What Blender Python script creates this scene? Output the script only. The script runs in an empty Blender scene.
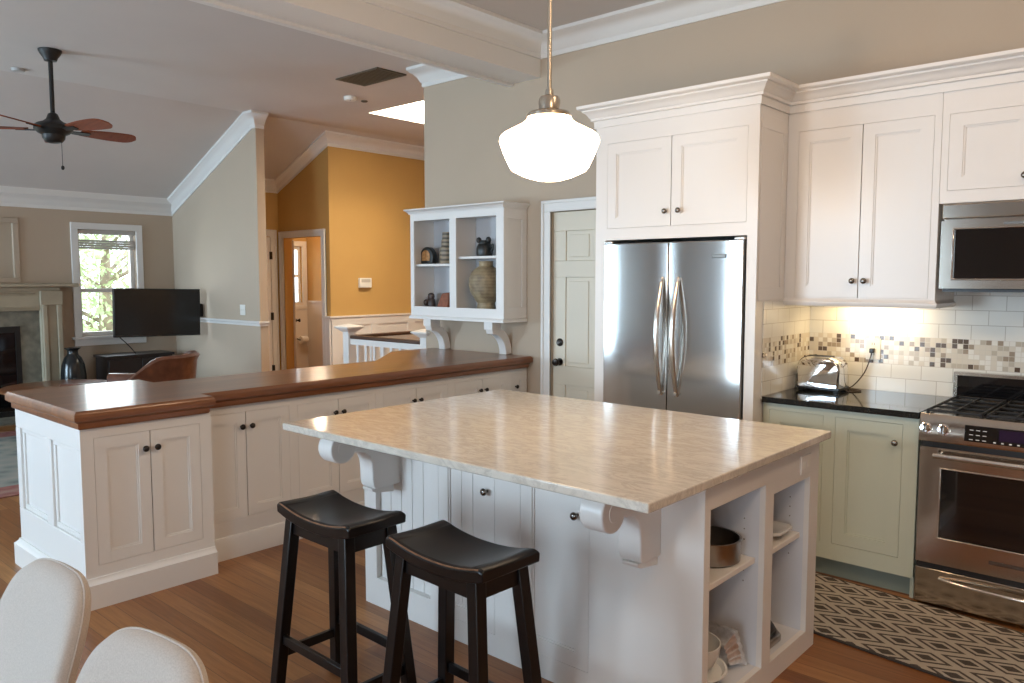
import bpy, bmesh, math, random
from mathutils import Vector, Matrix
random.seed(7)
R = math.radians
SC = bpy.context.scene
COL = SC.collection

# ------------------------------------------------------------------ camera
cam = bpy.data.cameras.new('camera')
cam.sensor_width = 36.0
cam.lens = 36.0 * 785.6 / 1024.0
cam.clip_start = 0.05
camo = bpy.data.objects.new('camera', cam)
COL.objects.link(camo)
camo.location = (1.792, -4.675, 1.548)
camo.rotation_euler = (R(90 - 4.578), 0, R(41.734))
SC.camera = camo

# ------------------------------------------------------------------ world, exposure
w = bpy.data.worlds.new('world'); SC.world = w; w.use_nodes = True
bg = w.node_tree.nodes['Background']
bg.inputs[0].default_value = (0.82, 0.92, 1.0, 1); bg.inputs[1].default_value = 4.0
SC.view_settings.view_transform = 'Standard'
SC.view_settings.look = 'None'
SC.view_settings.gamma = 1.0
SC.view_settings.use_curve_mapping = False
SC.view_settings.exposure = -0.2

def area(name, loc, direction, sx, sy, power, color):
    l = bpy.data.lights.new(name, 'AREA'); l.shape = 'RECTANGLE'; l.size = sx; l.size_y = sy
    l.energy = power; l.color = color
    o = bpy.data.objects.new(name, l); COL.objects.link(o); o.location = loc
    o.rotation_euler = Vector(direction).to_track_quat('-Z', 'Y').to_euler()
    return o
def point(name, loc, power, color, r=0.05):
    l = bpy.data.lights.new(name, 'POINT'); l.energy = power; l.color = color; l.shadow_soft_size = r
    o = bpy.data.objects.new(name, l); COL.objects.link(o); o.location = loc
    return o
DAY = (0.80, 0.90, 1.0)
area('daylight_dining_window', (-2.08, -7.75, 1.50), (0, 1, 0), 1.45, 1.9, 285, (0.58, 0.80, 1.0))
area('daylight_added_window', (2.1, -7.75, 1.50), (0, 1, 0), 2.3, 1.9, 70, (0.70, 0.86, 1.0))  # unseen rear window, added to light the island bays and front
area('daylight_patio_window', (-7.15, -7.75, 1.40), (0, 1, 0), 1.7, 2.0, 400, (0.57, 0.80, 1.0))
area('daylight_living_window', (-8.75, -0.8, 1.5), (1, 0, 0), 0.9, 1.5, 30, DAY)
area('daylight_living_window_two', (-8.75, -3.6, 1.5), (1, 0, 0), 0.9, 1.5, 30, DAY)
area('daylight_skylight', (-4.75, 1.24, 3.9), (0, 0, -1), 0.95, 0.9, 190, (1.0, 0.84, 0.62))
area('daylight_bath_window', (-9.4, 2.3, 1.6), (1, 0, 0), 0.3, 0.9, 10, DAY)
point('bathroom_ceiling_bulb', (-7.8, 1.9, 2.25), 32, (1.0, 0.78, 0.55), 0.08)
area('kitchen_warm_fill', (2.3, -3.6, 3.33), (-0.1, 0.15, -1), 0.5, 0.5, 42, (1.0, 0.70, 0.44))  # added warm fill over the kitchen, no fixture seen there
area('range_warm_fill', (1.3, -1.7, 3.33), (-0.1, 0.3, -1), 0.4, 0.4, 15, (1.0, 0.70, 0.44))  # second added fill, warms the cabinets around the range

# ------------------------------------------------------------------ materials
def mat(name, color, rough=0.5, metal=0.0, spec=0.5, coat=0.0, emit=None, estr=0.0, trans=0.0, var=0.0, vscale=6.0):
    m = bpy.data.materials.new(name); m.use_nodes = True
    nt = m.node_tree; b = nt.nodes['Principled BSDF']
    b.inputs['Base Color'].default_value = (*color, 1); b.inputs['Roughness'].default_value = rough
    b.inputs['Metallic'].default_value = metal; b.inputs['Specular IOR Level'].default_value = spec
    b.inputs['Coat Weight'].default_value = coat; b.inputs['Coat Roughness'].default_value = 0.08
    b.inputs['Transmission Weight'].default_value = trans
    if emit:
        b.inputs['Emission Color'].default_value = (*emit, 1); b.inputs['Emission Strength'].default_value = estr
    if var > 0:
        tc = nt.nodes.new('ShaderNodeTexCoord'); nz = nt.nodes.new('ShaderNodeTexNoise'); nz.inputs['Scale'].default_value = vscale
        nz.inputs['Detail'].default_value = 4
        rp = nt.nodes.new('ShaderNodeValToRGB')
        rp.color_ramp.elements[0].position = 0.3; rp.color_ramp.elements[1].position = 0.7
        rp.color_ramp.elements[0].color = (*[c * (1 - var) for c in color], 1)
        rp.color_ramp.elements[1].color = (*[min(1, c * (1 + var)) for c in color], 1)
        nt.links.new(tc.outputs['Object'], nz.inputs['Vector']); nt.links.new(nz.outputs['Fac'], rp.inputs['Fac'])
        nt.links.new(rp.outputs['Color'], b.inputs['Base Color'])
    return m

class NT:
    """small node helper"""
    def __init__(s, name):
        s.m = bpy.data.materials.new(name); s.m.use_nodes = True; s.t = s.m.node_tree; s.b = s.t.nodes['Principled BSDF']
        s.tc = s.n('ShaderNodeTexCoord')
    def n(s, k, **kw):
        x = s.t.nodes.new(k)
        for a, v in kw.items(): setattr(x, a, v)
        return x
    def l(s, a, b): s.t.links.new(a, b)
    def math(s, op, a, b=None, c=None):
        x = s.n('ShaderNodeMath', operation=op)
        for i, v in enumerate((a, b, c)):
            if v is None: continue
            if hasattr(v, 'links') or hasattr(v, 'is_linked'): s.l(v, x.inputs[i])
            else: x.inputs[i].default_value = v
        return x.outputs[0]
    def ramp(s, fac, stops, const=False):
        r = s.n('ShaderNodeValToRGB'); cr = r.color_ramp
        if const: cr.interpolation = 'CONSTANT'
        while len(cr.elements) < len(stops): cr.elements.new(0.5)
        for e, (p, c) in zip(cr.elements, stops): e.position = p; e.color = (*c, 1)
        s.l(fac, r.inputs['Fac']); return r.outputs['Color']
    def mix(s, fac, a, b, mode='MIX'):
        x = s.n('ShaderNodeMix', data_type='RGBA', blend_type=mode)
        for i, v in ((0, fac), (6, a), (7, b)):
            if hasattr(v, 'is_linked'): s.l(v, x.inputs[i])
            elif i == 0: x.inputs[0].default_value = v
            else: x.inputs[i].default_value = (*v, 1)
        return x.outputs[2]
    def noise(s, vec, scale, detail=4, rough=0.5, dist=0.0):
        x = s.n('ShaderNodeTexNoise'); x.inputs['Scale'].default_value = scale; x.inputs['Detail'].default_value = detail
        x.inputs['Roughness'].default_value = rough; x.inputs['Distortion'].default_value = dist
        s.l(vec, x.inputs['Vector']); return x.outputs['Fac']
    def mapping(s, vec, scale=(1, 1, 1), rot=(0, 0, 0), loc=(0, 0, 0)):
        x = s.n('ShaderNodeMapping'); x.inputs['Scale'].default_value = scale; x.inputs['Rotation'].default_value = rot
        x.inputs['Location'].default_value = loc; s.l(vec, x.inputs['Vector']); return x.outputs[0]
    def bump(s, h, strength=0.2, dist=0.002):
        x = s.n('ShaderNodeBump'); x.inputs['Strength'].default_value = strength; x.inputs['Distance'].default_value = dist
        s.l(h, x.inputs['Height']); s.l(x.outputs[0], s.b.inputs['Normal'])
    def set(s, **kw):
        for k, v in kw.items():
            i = s.b.inputs[k.replace('_', ' ')]
            if hasattr(v, 'is_linked'): s.l(v, i)
            else: i.default_value = v if not isinstance(v, tuple) or len(v) == 4 else (*v, 1)

M = {}
M['white'] = mat('white_paint', (0.76, 0.73, 0.695), 0.32)
M['white_trim'] = mat('trim_paint', (0.76, 0.735, 0.70), 0.42)
M['ceiling'] = mat('ceiling_paint', (0.62, 0.575, 0.54), 0.8, var=0.02, vscale=2)
M['beige'] = mat('beige_wall_paint', (0.485, 0.385, 0.288), 0.75, var=0.02, vscale=2)
M['orange'] = mat('ochre_wall_paint', (0.56, 0.34, 0.11), 0.7, var=0.03, vscale=2)
M['inner_white'] = mat('cabinet_inside_paint', (0.66, 0.67, 0.70), 0.45)
M['sage'] = mat('sage_green_paint', (0.52, 0.55, 0.45), 0.38)
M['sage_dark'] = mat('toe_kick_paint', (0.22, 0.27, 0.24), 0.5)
M['door_cream'] = mat('cream_door_paint', (0.68, 0.605, 0.48), 0.42)
M['gap_shade'] = mat('cabinet_gap_shade', (0.25, 0.23, 0.21), 0.8)  # dark filler behind the doors: shade of the gaps put into the colour
M['bronze'] = mat('oil_rubbed_bronze', (0.035, 0.028, 0.024), 0.28, 0.8)
M['nickel'] = mat('satin_nickel', (0.62, 0.56, 0.47), 0.25, 1.0)
M['pewter'] = mat('pewter_knob', (0.22, 0.20, 0.18), 0.25, 1.0)
M['chrome'] = mat('polished_chrome', (0.80, 0.80, 0.80), 0.07, 1.0)
M['black_plastic'] = mat('black_plastic', (0.012, 0.012, 0.013), 0.35)
M['black_glass'] = mat('black_glass', (0.006, 0.006, 0.007), 0.04, 0.0, 0.6, coat=0.4)
M['cast_iron'] = mat('cast_iron', (0.018, 0.018, 0.019), 0.55, 0.3)
M['outlet'] = mat('outlet_plastic', (0.80, 0.78, 0.72), 0.35)
M['screen'] = mat('tv_screen', (0.006, 0.006, 0.007), 0.18, 0.0, 0.5)
M['foil'] = mat('crinkled_foil', (0.82, 0.83, 0.85), 0.36, 0.9, var=0.15, vscale=60)
M['steel_pot'] = mat('brushed_pot_steel', (0.36, 0.34, 0.32), 0.3, 1.0)
M['porcelain'] = mat('white_porcelain', (0.78, 0.78, 0.76), 0.15)
M['blue_bowl'] = mat('cobalt_glaze', (0.03, 0.035, 0.10), 0.15)
M['niche'] = mat('shelf_back_paint', (0.50, 0.49, 0.50), 0.6)
M['lens'] = mat('fan_bronze', (0.03, 0.027, 0.025), 0.45, 0.5)
M['stone'] = mat('mantel_stone', (0.42, 0.36, 0.26), 0.6, var=0.08, vscale=5)
M['stone_tile'] = mat('hearth_slate', (0.20, 0.19, 0.15), 0.45, var=0.35, vscale=9)
M['flat_black'] = mat('flat_black_panel', (0.008, 0.008, 0.008), 0.7)  # plain near-black for the firebox back and the vent backing
M['vase_black'] = mat('black_glazed_vase', (0.012, 0.013, 0.014), 0.22)
M['espresso'] = mat('espresso_wood', (0.014, 0.011, 0.012), 0.35)
M['grille'] = mat('vent_grille', (0.10, 0.085, 0.06), 0.6)
M['fabric_grey'] = mat('roman_shade_fabric', (0.50, 0.46, 0.42), 0.9)
M['paper'] = mat('toilet_paper', (0.85, 0.82, 0.78), 0.9)
M['warm_diffuser'] = mat('lit_diffuser', (1, 0.9, 0.7), 0.5, emit=(1.0, 0.72, 0.36), estr=6)

n = NT('lit_opal_glass')          # a lit lamp shade
n.set(Base_Color=(0.9, 0.88, 0.84), Roughness=0.15, Emission_Color=(1.0, 0.71, 0.44), Emission_Strength=26.0)
M['opal'] = n.m

n = NT('window_glass')
tr = n.n('ShaderNodeBsdfTransparent'); gl = n.n('ShaderNodeBsdfGlossy'); gl.inputs['Roughness'].default_value = 0.02
mx = n.n('ShaderNodeMixShader'); fr = n.n('ShaderNodeFresnel'); fr.inputs['IOR'].default_value = 1.3
n.l(fr.outputs[0], mx.inputs[0]); n.l(tr.outputs[0], mx.inputs[1]); n.l(gl.outputs[0], mx.inputs[2])
n.l(mx.outputs[0], n.t.nodes['Material Output'].inputs[0]); M['glass'] = n.m

# floor planks running along X
n = NT('fir_plank_floor')
br = n.n('ShaderNodeTexBrick'); br.offset = 0.37; br.squash = 1.0
br.inputs['Scale'].default_value = 1.0; br.inputs['Brick Width'].default_value = 2.1; br.inputs['Row Height'].default_value = 0.085
br.inputs['Mortar Size'].default_value = 0.0012; br.inputs['Mortar Smooth'].default_value = 0.3; br.inputs['Bias'].default_value = 0.0
br.inputs['Color1'].default_value = (0.0, 0.0, 0.0, 1); br.inputs['Color2'].default_value = (1, 1, 1, 1); br.inputs['Mortar'].default_value = (0.2, 0.2, 0.2, 1)
n.l(n.tc.outputs['Object'], br.inputs['Vector'])
plank = n.ramp(br.outputs['Color'], [(0, (0.19, 0.064, 0.018)), (0.3, (0.35, 0.146, 0.044)), (0.6, (0.255, 0.096, 0.028)), (1, (0.46, 0.22, 0.078))])
g = n.noise(n.mapping(n.tc.outputs['Object'], (1.2, 22, 1)), 3.0, 6, 0.6, 0.4)
grain = n.ramp(g, [(0.3, (0.72, 0.66, 0.6)), (0.7, (1.1, 1.1, 1.1))])
col = n.mix(1.0, plank, grain, 'MULTIPLY')
col = n.mix(br.outputs['Fac'], col, (0.07, 0.03, 0.014))
n.set(Base_Color=col, Roughness=0.33, Specular_IOR_Level=0.45)
M['floor'] = n.m

def wood(name, dark, light, scale, rough, axis='y', coat=0.0, planks=None):
    n = NT(name)
    sc = {'x': (1.0, 18, 18), 'y': (18, 1.0, 18), 'z': (18, 18, 1.0)}[axis]
    g = n.noise(n.mapping(n.tc.outputs['Object'], sc), scale, 6, 0.6, 0.6)
    c = n.ramp(g, [(0.25, dark), (0.75, light)])
    if planks:
        b2 = n.n('ShaderNodeTexBrick'); b2.offset = 0.4
        b2.inputs['Brick Width'].default_value = 3.0; b2.inputs['Row Height'].default_value = planks; b2.inputs['Mortar Size'].default_value = 0.0008
        b2.inputs['Color1'].default_value = (0.8, 0.78, 0.76, 1); b2.inputs['Color2'].default_value = (1.15, 1.15, 1.15, 1); b2.inputs['Mortar'].default_value = (0.55, 0.5, 0.5, 1)
        b2.inputs['Scale'].default_value = 1.0
        n.l(n.mapping(n.tc.outputs['Object'], (1, 1, 1), (0, 0, R(90))), b2.inputs['Vector'])
        c = n.mix(1.0, c, b2.outputs['Color'], 'MULTIPLY')
    n.set(Base_Color=c, Roughness=rough, Coat_Weight=coat)
    n.b.inputs['Coat Roughness'].default_value = 0.1
    return n.m
M['cherry'] = wood('cherry_counter_wood', (0.15, 0.050, 0.019), (0.29, 0.115, 0.045), 2.2, 0.28, 'y', 0.35, 0.09)
M['stool_black'] = mat('black_stool_lacquer', (0.0065, 0.0055, 0.0055), 0.30, spec=0.4, var=0.3, vscale=8)
M['stool_wear'] = mat('worn_wood_edge', (0.20, 0.10, 0.05), 0.5, var=0.3, vscale=30)
M['fan_wood'] = wood('mahogany_blade', (0.17, 0.034, 0.011), (0.28, 0.068, 0.022), 2.5, 0.65, 'x')
M['rail_wood'] = wood('dark_handrail_wood', (0.05, 0.022, 0.012), (0.10, 0.045, 0.022), 3, 0.35, 'x')
M['walnut'] = wood('rustic_wood', (0.10, 0.035, 0.014), (0.26, 0.10, 0.04), 8, 0.5, 'z')

# marble
n = NT('carrara_marble')
v1 = n.noise(n.mapping(n.tc.outputs['Object'], (0.8, 2.4, 1.5), (0, 0, R(8))), 4.5, 9, 0.72, 1.2)
veins = n.ramp(v1, [(0.0, (0.75, 0.695, 0.61)), (0.44, (0.77, 0.715, 0.63)), (0.50, (0.63, 0.58, 0.51)), (0.56, (0.76, 0.705, 0.62)), (1, (0.72, 0.665, 0.585))])
v2 = n.noise(n.mapping(n.tc.outputs['Object'], (1.0, 3.5, 2), (0, 0, R(12))), 16, 6, 0.7, 0.8)
fine = n.ramp(v2, [(0.32, (0.78, 0.77, 0.76)), (0.6, (0.88, 0.88, 0.88))])
n.set(Base_Color=n.mix(1.0, veins, fine, 'MULTIPLY'), Roughness=0.14, Specular_IOR_Level=0.5)
M['marble'] = n.m

n = NT('black_granite')
sp = n.noise(n.tc.outputs['Object'], 220, 3)
n.set(Base_Color=n.ramp(sp, [(0.55, (0.010, 0.011, 0.011)), (0.8, (0.05, 0.05, 0.048))]), Roughness=0.08)
M['granite'] = n.m

# brushed stainless (horizontal brushing)
def steel(name, col, rough, aniso=0.0):
    n = NT(name)
    n.set(Base_Color=col, Metallic=1.0, Roughness=rough)
    if aniso:
        n.b.inputs['Anisotropic'].default_value = aniso
        t_ = n.n('ShaderNodeCombineXYZ'); t_.inputs[0].default_value = 1.0; n.l(t_.outputs[0], n.b.inputs['Tangent'])
    return n.m
M['steel'] = steel('brushed_stainless', (0.56, 0.50, 0.43), 0.15)
M['fridge_steel'] = steel('fridge_stainless', (0.58, 0.57, 0.55), 0.15, 0.0)
M['steel_smooth'] = steel('handle_stainless', (0.72, 0.69, 0.65), 0.2)

# backsplash tile: coordinates (u = x + y, v = z)
n = NT('backsplash_tile')
sx = n.n('ShaderNodeSeparateXYZ'); n.l(n.tc.outputs['Object'], sx.inputs[0])
u = n.math('ADD', sx.outputs[0], sx.outputs[1]); v = sx.outputs[2]
cb = n.n('ShaderNodeCombineXYZ'); n.l(u, cb.inputs[0]); n.l(n.math('SUBTRACT', v, 0.917), cb.inputs[1])
bk = n.n('ShaderNodeTexBrick'); bk.offset = 0.5
bk.inputs['Scale'].default_value = 1; bk.inputs['Brick Width'].default_value = 0.154; bk.inputs['Row Height'].default_value = 0.0775; bk.inputs['Mortar Size'].default_value = 0.0018
bk.inputs['Color1'].default_value = (0.80, 0.78, 0.72, 1); bk.inputs['Color2'].default_value = (0.76, 0.745, 0.69, 1); bk.inputs['Mortar'].default_value = (0.50, 0.46, 0.40, 1)
n.l(cb.outputs[0], bk.inputs['Vector'])
TS = 0.0262
mu = n.math('DIVIDE', u, TS); mv = n.math('DIVIDE', n.math('SUBTRACT', v, 1.072), TS)
fu = n.math('FLOOR', mu); fv = n.math('FLOOR', mv)
c2 = n.n('ShaderNodeCombineXYZ'); n.l(fu, c2.inputs[0]); n.l(fv, c2.inputs[1])
wn = n.n('ShaderNodeTexWhiteNoise', noise_dimensions='2D'); n.l(c2.outputs[0], wn.inputs['Vector'])
mos = n.ramp(wn.outputs['Value'], [(0, (0.76, 0.73, 0.66)), (0.34, (0.66, 0.60, 0.50)), (0.66, (0.50, 0.44, 0.35)), (0.78, (0.33, 0.26, 0.19)), (0.885, (0.10, 0.065, 0.042))], True)
ru = n.math('FRACT', mu); rv = n.math('FRACT', mv)
edge = n.math('MAXIMUM', n.math('ABSOLUTE', n.math('SUBTRACT', ru, 0.5)), n.math('ABSOLUTE', n.math('SUBTRACT', rv, 0.5)))
gr = n.math('GREATER_THAN', edge, 0.455)
mos = n.mix(gr, mos, (0.62, 0.57, 0.49))
inband = n.math('MULTIPLY', n.math('GREATER_THAN', v, 1.072), n.math('LESS_THAN', v, 1.072 + 6 * TS))
n.set(Base_Color=n.mix(inband, bk.outputs['Color'], mos), Roughness=0.16)
M['tile'] = n.m

# kitchen runner: staggered concentric diamonds
n = NT('diamond_runner')
sx = n.n('ShaderNodeSeparateXYZ'); n.l(n.tc.outputs['Object'], sx.inputs[0])
a = n.math('ABSOLUTE', n.math('MULTIPLY', n.math('SUBTRACT', n.math('FRACT', n.math('DIVIDE', sx.outputs[0], 0.262)), 0.5), 2))
b = n.math('ABSOLUTE', n.math('MULTIPLY', n.math('SUBTRACT', n.math('FRACT', n.math('DIVIDE', sx.outputs[1], 0.148)), 0.5), 2))
d = n.math('ADD', a, b); d = n.math('MINIMUM', d, n.math('SUBTRACT', 2.0, d))
pat = n.ramp(d, [(0, (0.055, 0.045, 0.040)), (0.34, (0.48, 0.42, 0.34)), (0.58, (0.065, 0.052, 0.046)), (0.78, (0.48, 0.42, 0.34))], True)
fz = n.noise(n.tc.outputs['Object'], 160, 3)
n.set(Base_Color=n.mix(0.15, pat, n.ramp(fz, [(0.3, (0.1, 0.09, 0.08)), (0.7, (0.4, 0.35, 0.3))])), Roughness=0.95, Specular_IOR_Level=0.1)
n.bump(fz, 0.5, 0.004)
M['runner'] = n.m

n = NT('oriental_rug_pile')
vo = n.n('ShaderNodeTexVoronoi'); vo.inputs['Scale'].default_value = 6; n.l(n.tc.outputs['Object'], vo.inputs['Vector'])
sx = n.n('ShaderNodeSeparateXYZ'); n.l(n.tc.outputs['Object'], sx.inputs[0])
bx = n.math('SUBTRACT', 1.35, n.math('ABSOLUTE', sx.outputs[0])); by = n.math('SUBTRACT', 1.75, n.math('ABSOLUTE', sx.outputs[1]))
inb = n.math('LESS_THAN', n.math('MINIMUM', bx, by), 0.30)
n.set(Base_Color=n.mix(inb, n.ramp(vo.outputs['Distance'], [(0, (0.10, 0.12, 0.12)), (0.4, (0.20, 0.22, 0.20)), (1, (0.30, 0.28, 0.24))]), n.ramp(vo.outputs['Distance'], [(0, (0.32, 0.16, 0.12)), (0.4, (0.22, 0.06, 0.05)), (1, (0.35, 0.24, 0.18))])), Roughness=0.95)
M['oriental'] = n.m

# linen
n = NT('cream_linen')
fz = n.noise(n.mapping(n.tc.outputs['Object'], (1, 1, 1)), 300, 2)
n.set(Base_Color=n.ramp(fz, [(0.3, (0.46, 0.405, 0.36)), (0.7, (0.54, 0.48, 0.43))]), Roughness=0.9, Specular_IOR_Level=0.2)
n.b.inputs['Sheen Weight'].default_value = 0.2
n.bump(fz, 0.25, 0.002)
M['linen'] = n.m

n = NT('brown_leather')
fz = n.noise(n.tc.outputs['Object'], 14, 5)
n.set(Base_Color=n.ramp(fz, [(0.3, (0.085, 0.028, 0.014)), (0.7, (0.17, 0.062, 0.032))]), Roughness=0.3)
n.bump(n.noise(n.tc.outputs['Object'], 6, 3), 0.5, 0.02)
M['leather'] = n.m

# pottery
n = NT('basket_pottery')
wv = n.n('ShaderNodeTexWave', wave_type='BANDS', bands_direction='Z'); wv.inputs['Scale'].default_value = 28; n.l(n.tc.outputs['Object'], wv.inputs['Vector'])
pz = n.noise(n.tc.outputs['Object'], 14, 4)
n.set(Base_Color=n.mix(0.45, n.ramp(pz, [(0.35, (0.11, 0.065, 0.03)), (0.6, (0.36, 0.27, 0.15))]), n.ramp(wv.outputs['Fac'], [(0.2, (0.12, 0.08, 0.04)), (0.7, (0.50, 0.42, 0.28))])), Roughness=0.4)
n.bump(wv.outputs['Fac'], 0.4, 0.004)
M['basket_pot'] = n.m
n = NT('banded_pottery')
wv = n.n('ShaderNodeTexWave', wave_type='BANDS', bands_direction='Z'); wv.inputs['Scale'].default_value = 9; wv.inputs['Distortion'].default_value = 2; n.l(n.tc.outputs['Object'], wv.inputs['Vector'])
n.set(Base_Color=n.ramp(wv.outputs['Fac'], [(0.2, (0.10, 0.075, 0.05)), (0.7, (0.30, 0.23, 0.15))]), Roughness=0.5)
M['banded_pot'] = n.m
M['dark_pot'] = mat('black_pottery', (0.018, 0.020, 0.019), 0.35, var=0.4, vscale=30)
M['amber'] = mat('amber_inlay', (0.42, 0.20, 0.07), 0.4, var=0.35, vscale=40)
M['rust'] = mat('rust_clay', (0.24, 0.07, 0.030), 0.6, var=0.3, vscale=25)
M['dark_fig'] = mat('dark_carved_wood', (0.05, 0.030, 0.024), 0.45, var=0.4, vscale=30)
M['bark'] = mat('tree_bark', (0.30, 0.24, 0.18), 0.9, var=0.3, vscale=8)
M['leaf'] = mat('tree_leaves', (0.62, 0.74, 0.46), 0.7, var=0.35, vscale=3)
M['lawn'] = mat('lawn_green', (0.30, 0.40, 0.14), 0.95, var=0.3, vscale=2)
M['brick_out'] = mat('outdoor_stucco', (0.62, 0.58, 0.50), 0.9)

# ------------------------------------------------------------------ mesh helpers
OFF = {}
class MB:
    def __init__(s): s.bm = bmesh.new()
    def box(s, x0, x1, y0, y1, z0, z1):
        vs = [s.bm.verts.new((x, y, z)) for z in (z0, z1) for y in (y0, y1) for x in (x0, x1)]
        for f in ((0, 2, 3, 1), (4, 5, 7, 6), (0, 1, 5, 4), (2, 6, 7, 3), (0, 4, 6, 2), (1, 3, 7, 5)):
            s.bm.faces.new([vs[i] for i in f])
        return s
    def hexa(s, bottom, top):
        """eight corner solid: two matching quads"""
        a = [s.bm.verts.new(p) for p in bottom]; b = [s.bm.verts.new(p) for p in top]
        s.bm.faces.new(a[::-1]); s.bm.faces.new(b)
        for i in range(4): s.bm.faces.new((a[i], a[(i + 1) % 4], b[(i + 1) % 4], b[i]))
        return s
    def loft(s, rings, cap=True, closed=True):
        R_ = [[s.bm.verts.new(p) for p in r] for r in rings]
        m = len(R_[0])
        for a, b in zip(R_, R_[1:]):
            for i in range(m if closed else m - 1):
                j = (i + 1) % m
                try: s.bm.faces.new((a[i], a[j], b[j], b[i]))
                except ValueError: pass
        if cap:
            s.bm.faces.new(R_[0][::-1]); s.bm.faces.new(R_[-1])
        return s
    def prism(s, pts, axis, a, b):
        """2-D outline extruded along an axis: x:(y,z) y:(x,z) z:(x,y)"""
        f = {'x': lambda p, t: (t, p[0], p[1]), 'y': lambda p, t: (p[0], t, p[1]), 'z': lambda p, t: (p[0], p[1], t)}[axis]
        return s.loft([[f(p, a) for p in pts], [f(p, b) for p in pts]])
    def lathe(s, prof, c, axis=(0, 0, 1), seg=32, sx=1.0, sy=1.0):
        ax = Vector(axis).normalized()
        e1 = ax.orthogonal().normalized() if abs(ax.z) < 0.99 else Vector((1, 0, 0)); e2 = ax.cross(e1)
        rings = []
        c = Vector(c)
        for r, h in prof:
            r = max(r, 1e-4)
            rings.append([c + ax * h + e1 * (r * sx * math.cos(2 * math.pi * i / seg)) + e2 * (r * sy * math.sin(2 * math.pi * i / seg)) for i in range(seg)])
        return s.loft(rings)
    def tube(s, path, r, seg=10):
        path = [Vector(p) for p in path]; nn = len(path)
        rs = r if isinstance(r, (list, tuple)) else [r] * nn
        rings = []; up = None
        for i, p in enumerate(path):
            t = (path[min(i + 1, nn - 1)] - path[max(i - 1, 0)]).normalized()
            if up is None: up = t.orthogonal().normalized()
            up = (up - t * up.dot(t)).normalized(); sd = t.cross(up)
            rings.append([p + (up * math.cos(2 * math.pi * k / seg) + sd * math.sin(2 * math.pi * k / seg)) * rs[i] for k in range(seg)])
        return s.loft(rings)
    def bar(s, p, q, wa, wb, up=(0, 0, 1)):
        """square bar from p to q, wa x wb in section; up steers wb"""
        p = Vector(p); q = Vector(q); t = (q - p).normalized(); u_ = Vector(up); u_ = (u_ - t * u_.dot(t)).normalized(); sd = t.cross(u_)
        q4 = [(-1, -1), (1, -1), (1, 1), (-1, 1)]
        return s.loft([[c + sd * (a * wa / 2) + u_ * (b * wb / 2) for a, b in q4] for c in (p, q)])
    def sphere(s, c, r, sx=1, sy=1, sz=1, seg=20):
        return s.lathe([(r * math.sin(math.pi * i / 12), -r * sz * math.cos(math.pi * i / 12)) for i in range(13)], c, (0, 0, 1), seg, sx, sy)
    def sweep(s, prof, path, side=1, closed=False):
        """profile (out, dz) along a plan path of (x, y, z); side=+1: out is to the right of travel; mitred"""
        nn = len(path); dirs = []
        for i in range(nn):
            def nrm(a, b):
                d_ = Vector((b[0] - a[0], b[1] - a[1])).normalized(); return Vector((d_.y, -d_.x)) * side
            ns = []
            if i > 0 or closed: ns.append(nrm(path[i - 1], path[i]))
            if i < nn - 1 or closed: ns.append(nrm(path[i], path[(i + 1) % nn]))
            dirs.append(ns[0] if len(ns) == 1 else (ns[0] + ns[1]) / (1 + ns[0].dot(ns[1])))
        rings = [[(p[0] + d_.x * o, p[1] + d_.y * o, p[2] + dz) for o, dz in prof] for p, d_ in zip(path, dirs)]
        if closed: rings.append(rings[0])
        return s.loft(rings, cap=not closed)
    def build(s, name, material, parent=None, bevel=0.0, seg=2, smooth=True, origin=None):
        bm = s.bm
        bmesh.ops.recalc_face_normals(bm, faces=bm.faces)
        if parent is not None: off = OFF[parent.name]
        elif origin is not None: off = Vector(origin)
        else: off = Vector((0, 0, 0))
        if off.length > 0: bmesh.ops.translate(bm, vec=-off, verts=bm.verts)
        me = bpy.data.meshes.new(name); bm.to_mesh(me); bm.free()
        me.materials.append(material)
        if smooth:
            me.shade_smooth()
            me.set_sharp_from_angle(angle=R(38))
        o = bpy.data.objects.new(name, me); COL.objects.link(o)
        if parent is not None: o.parent = parent
        else: o.location = off
        OFF[o.name] = off
        if bevel > 0:
            bv = o.modifiers.new('bevel', 'BEVEL'); bv.width = bevel; bv.segments = seg; bv.limit_method = 'ANGLE'; bv.angle_limit = R(40)
            bv.harden_normals = False
        return o

def thing(name, loc, label, cat, group=None):
    o = bpy.data.objects.new(name, None); COL.objects.link(o); o.location = loc; o.empty_display_size = 0.1
    OFF[o.name] = Vector(loc); tag(o, label, cat, group); return o
def tag(o, label, cat, group=None):
    o['label'] = label; o['category'] = cat
    if group: o['group'] = group
    return o
def struct(o): o['kind'] = 'structure'; return o
def sgrp(name, loc=(0, 0, 0)):
    o = bpy.data.objects.new(name, None); COL.objects.link(o); o.location = loc; OFF[o.name] = Vector(loc); o['kind'] = 'structure'; return o

class Face:
    """a vertical face: u along the wall, d outward, z up"""
    def __init__(s, kind, val): s.k = kind; s.v = val
    def p(s, u, d, z):
        return {'Y-': (u, s.v - d, z), 'X+': (s.v + d, u, z), 'X-': (s.v - d, u, z), 'Y+': (u, s.v + d, z)}[s.k]
    def n(s): return {'Y-': (0, -1, 0), 'X+': (1, 0, 0), 'X-': (-1, 0, 0), 'Y+': (0, 1, 0)}[s.k]
    def box(s, mb, u0, u1, d0, d1, z0, z1):
        a = s.p(u0, d0, z0); b = s.p(u1, d1, z1)
        return mb.box(*sorted((a[0], b[0])), *sorted((a[1], b[1])), *sorted((a[2], b[2])))

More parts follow.
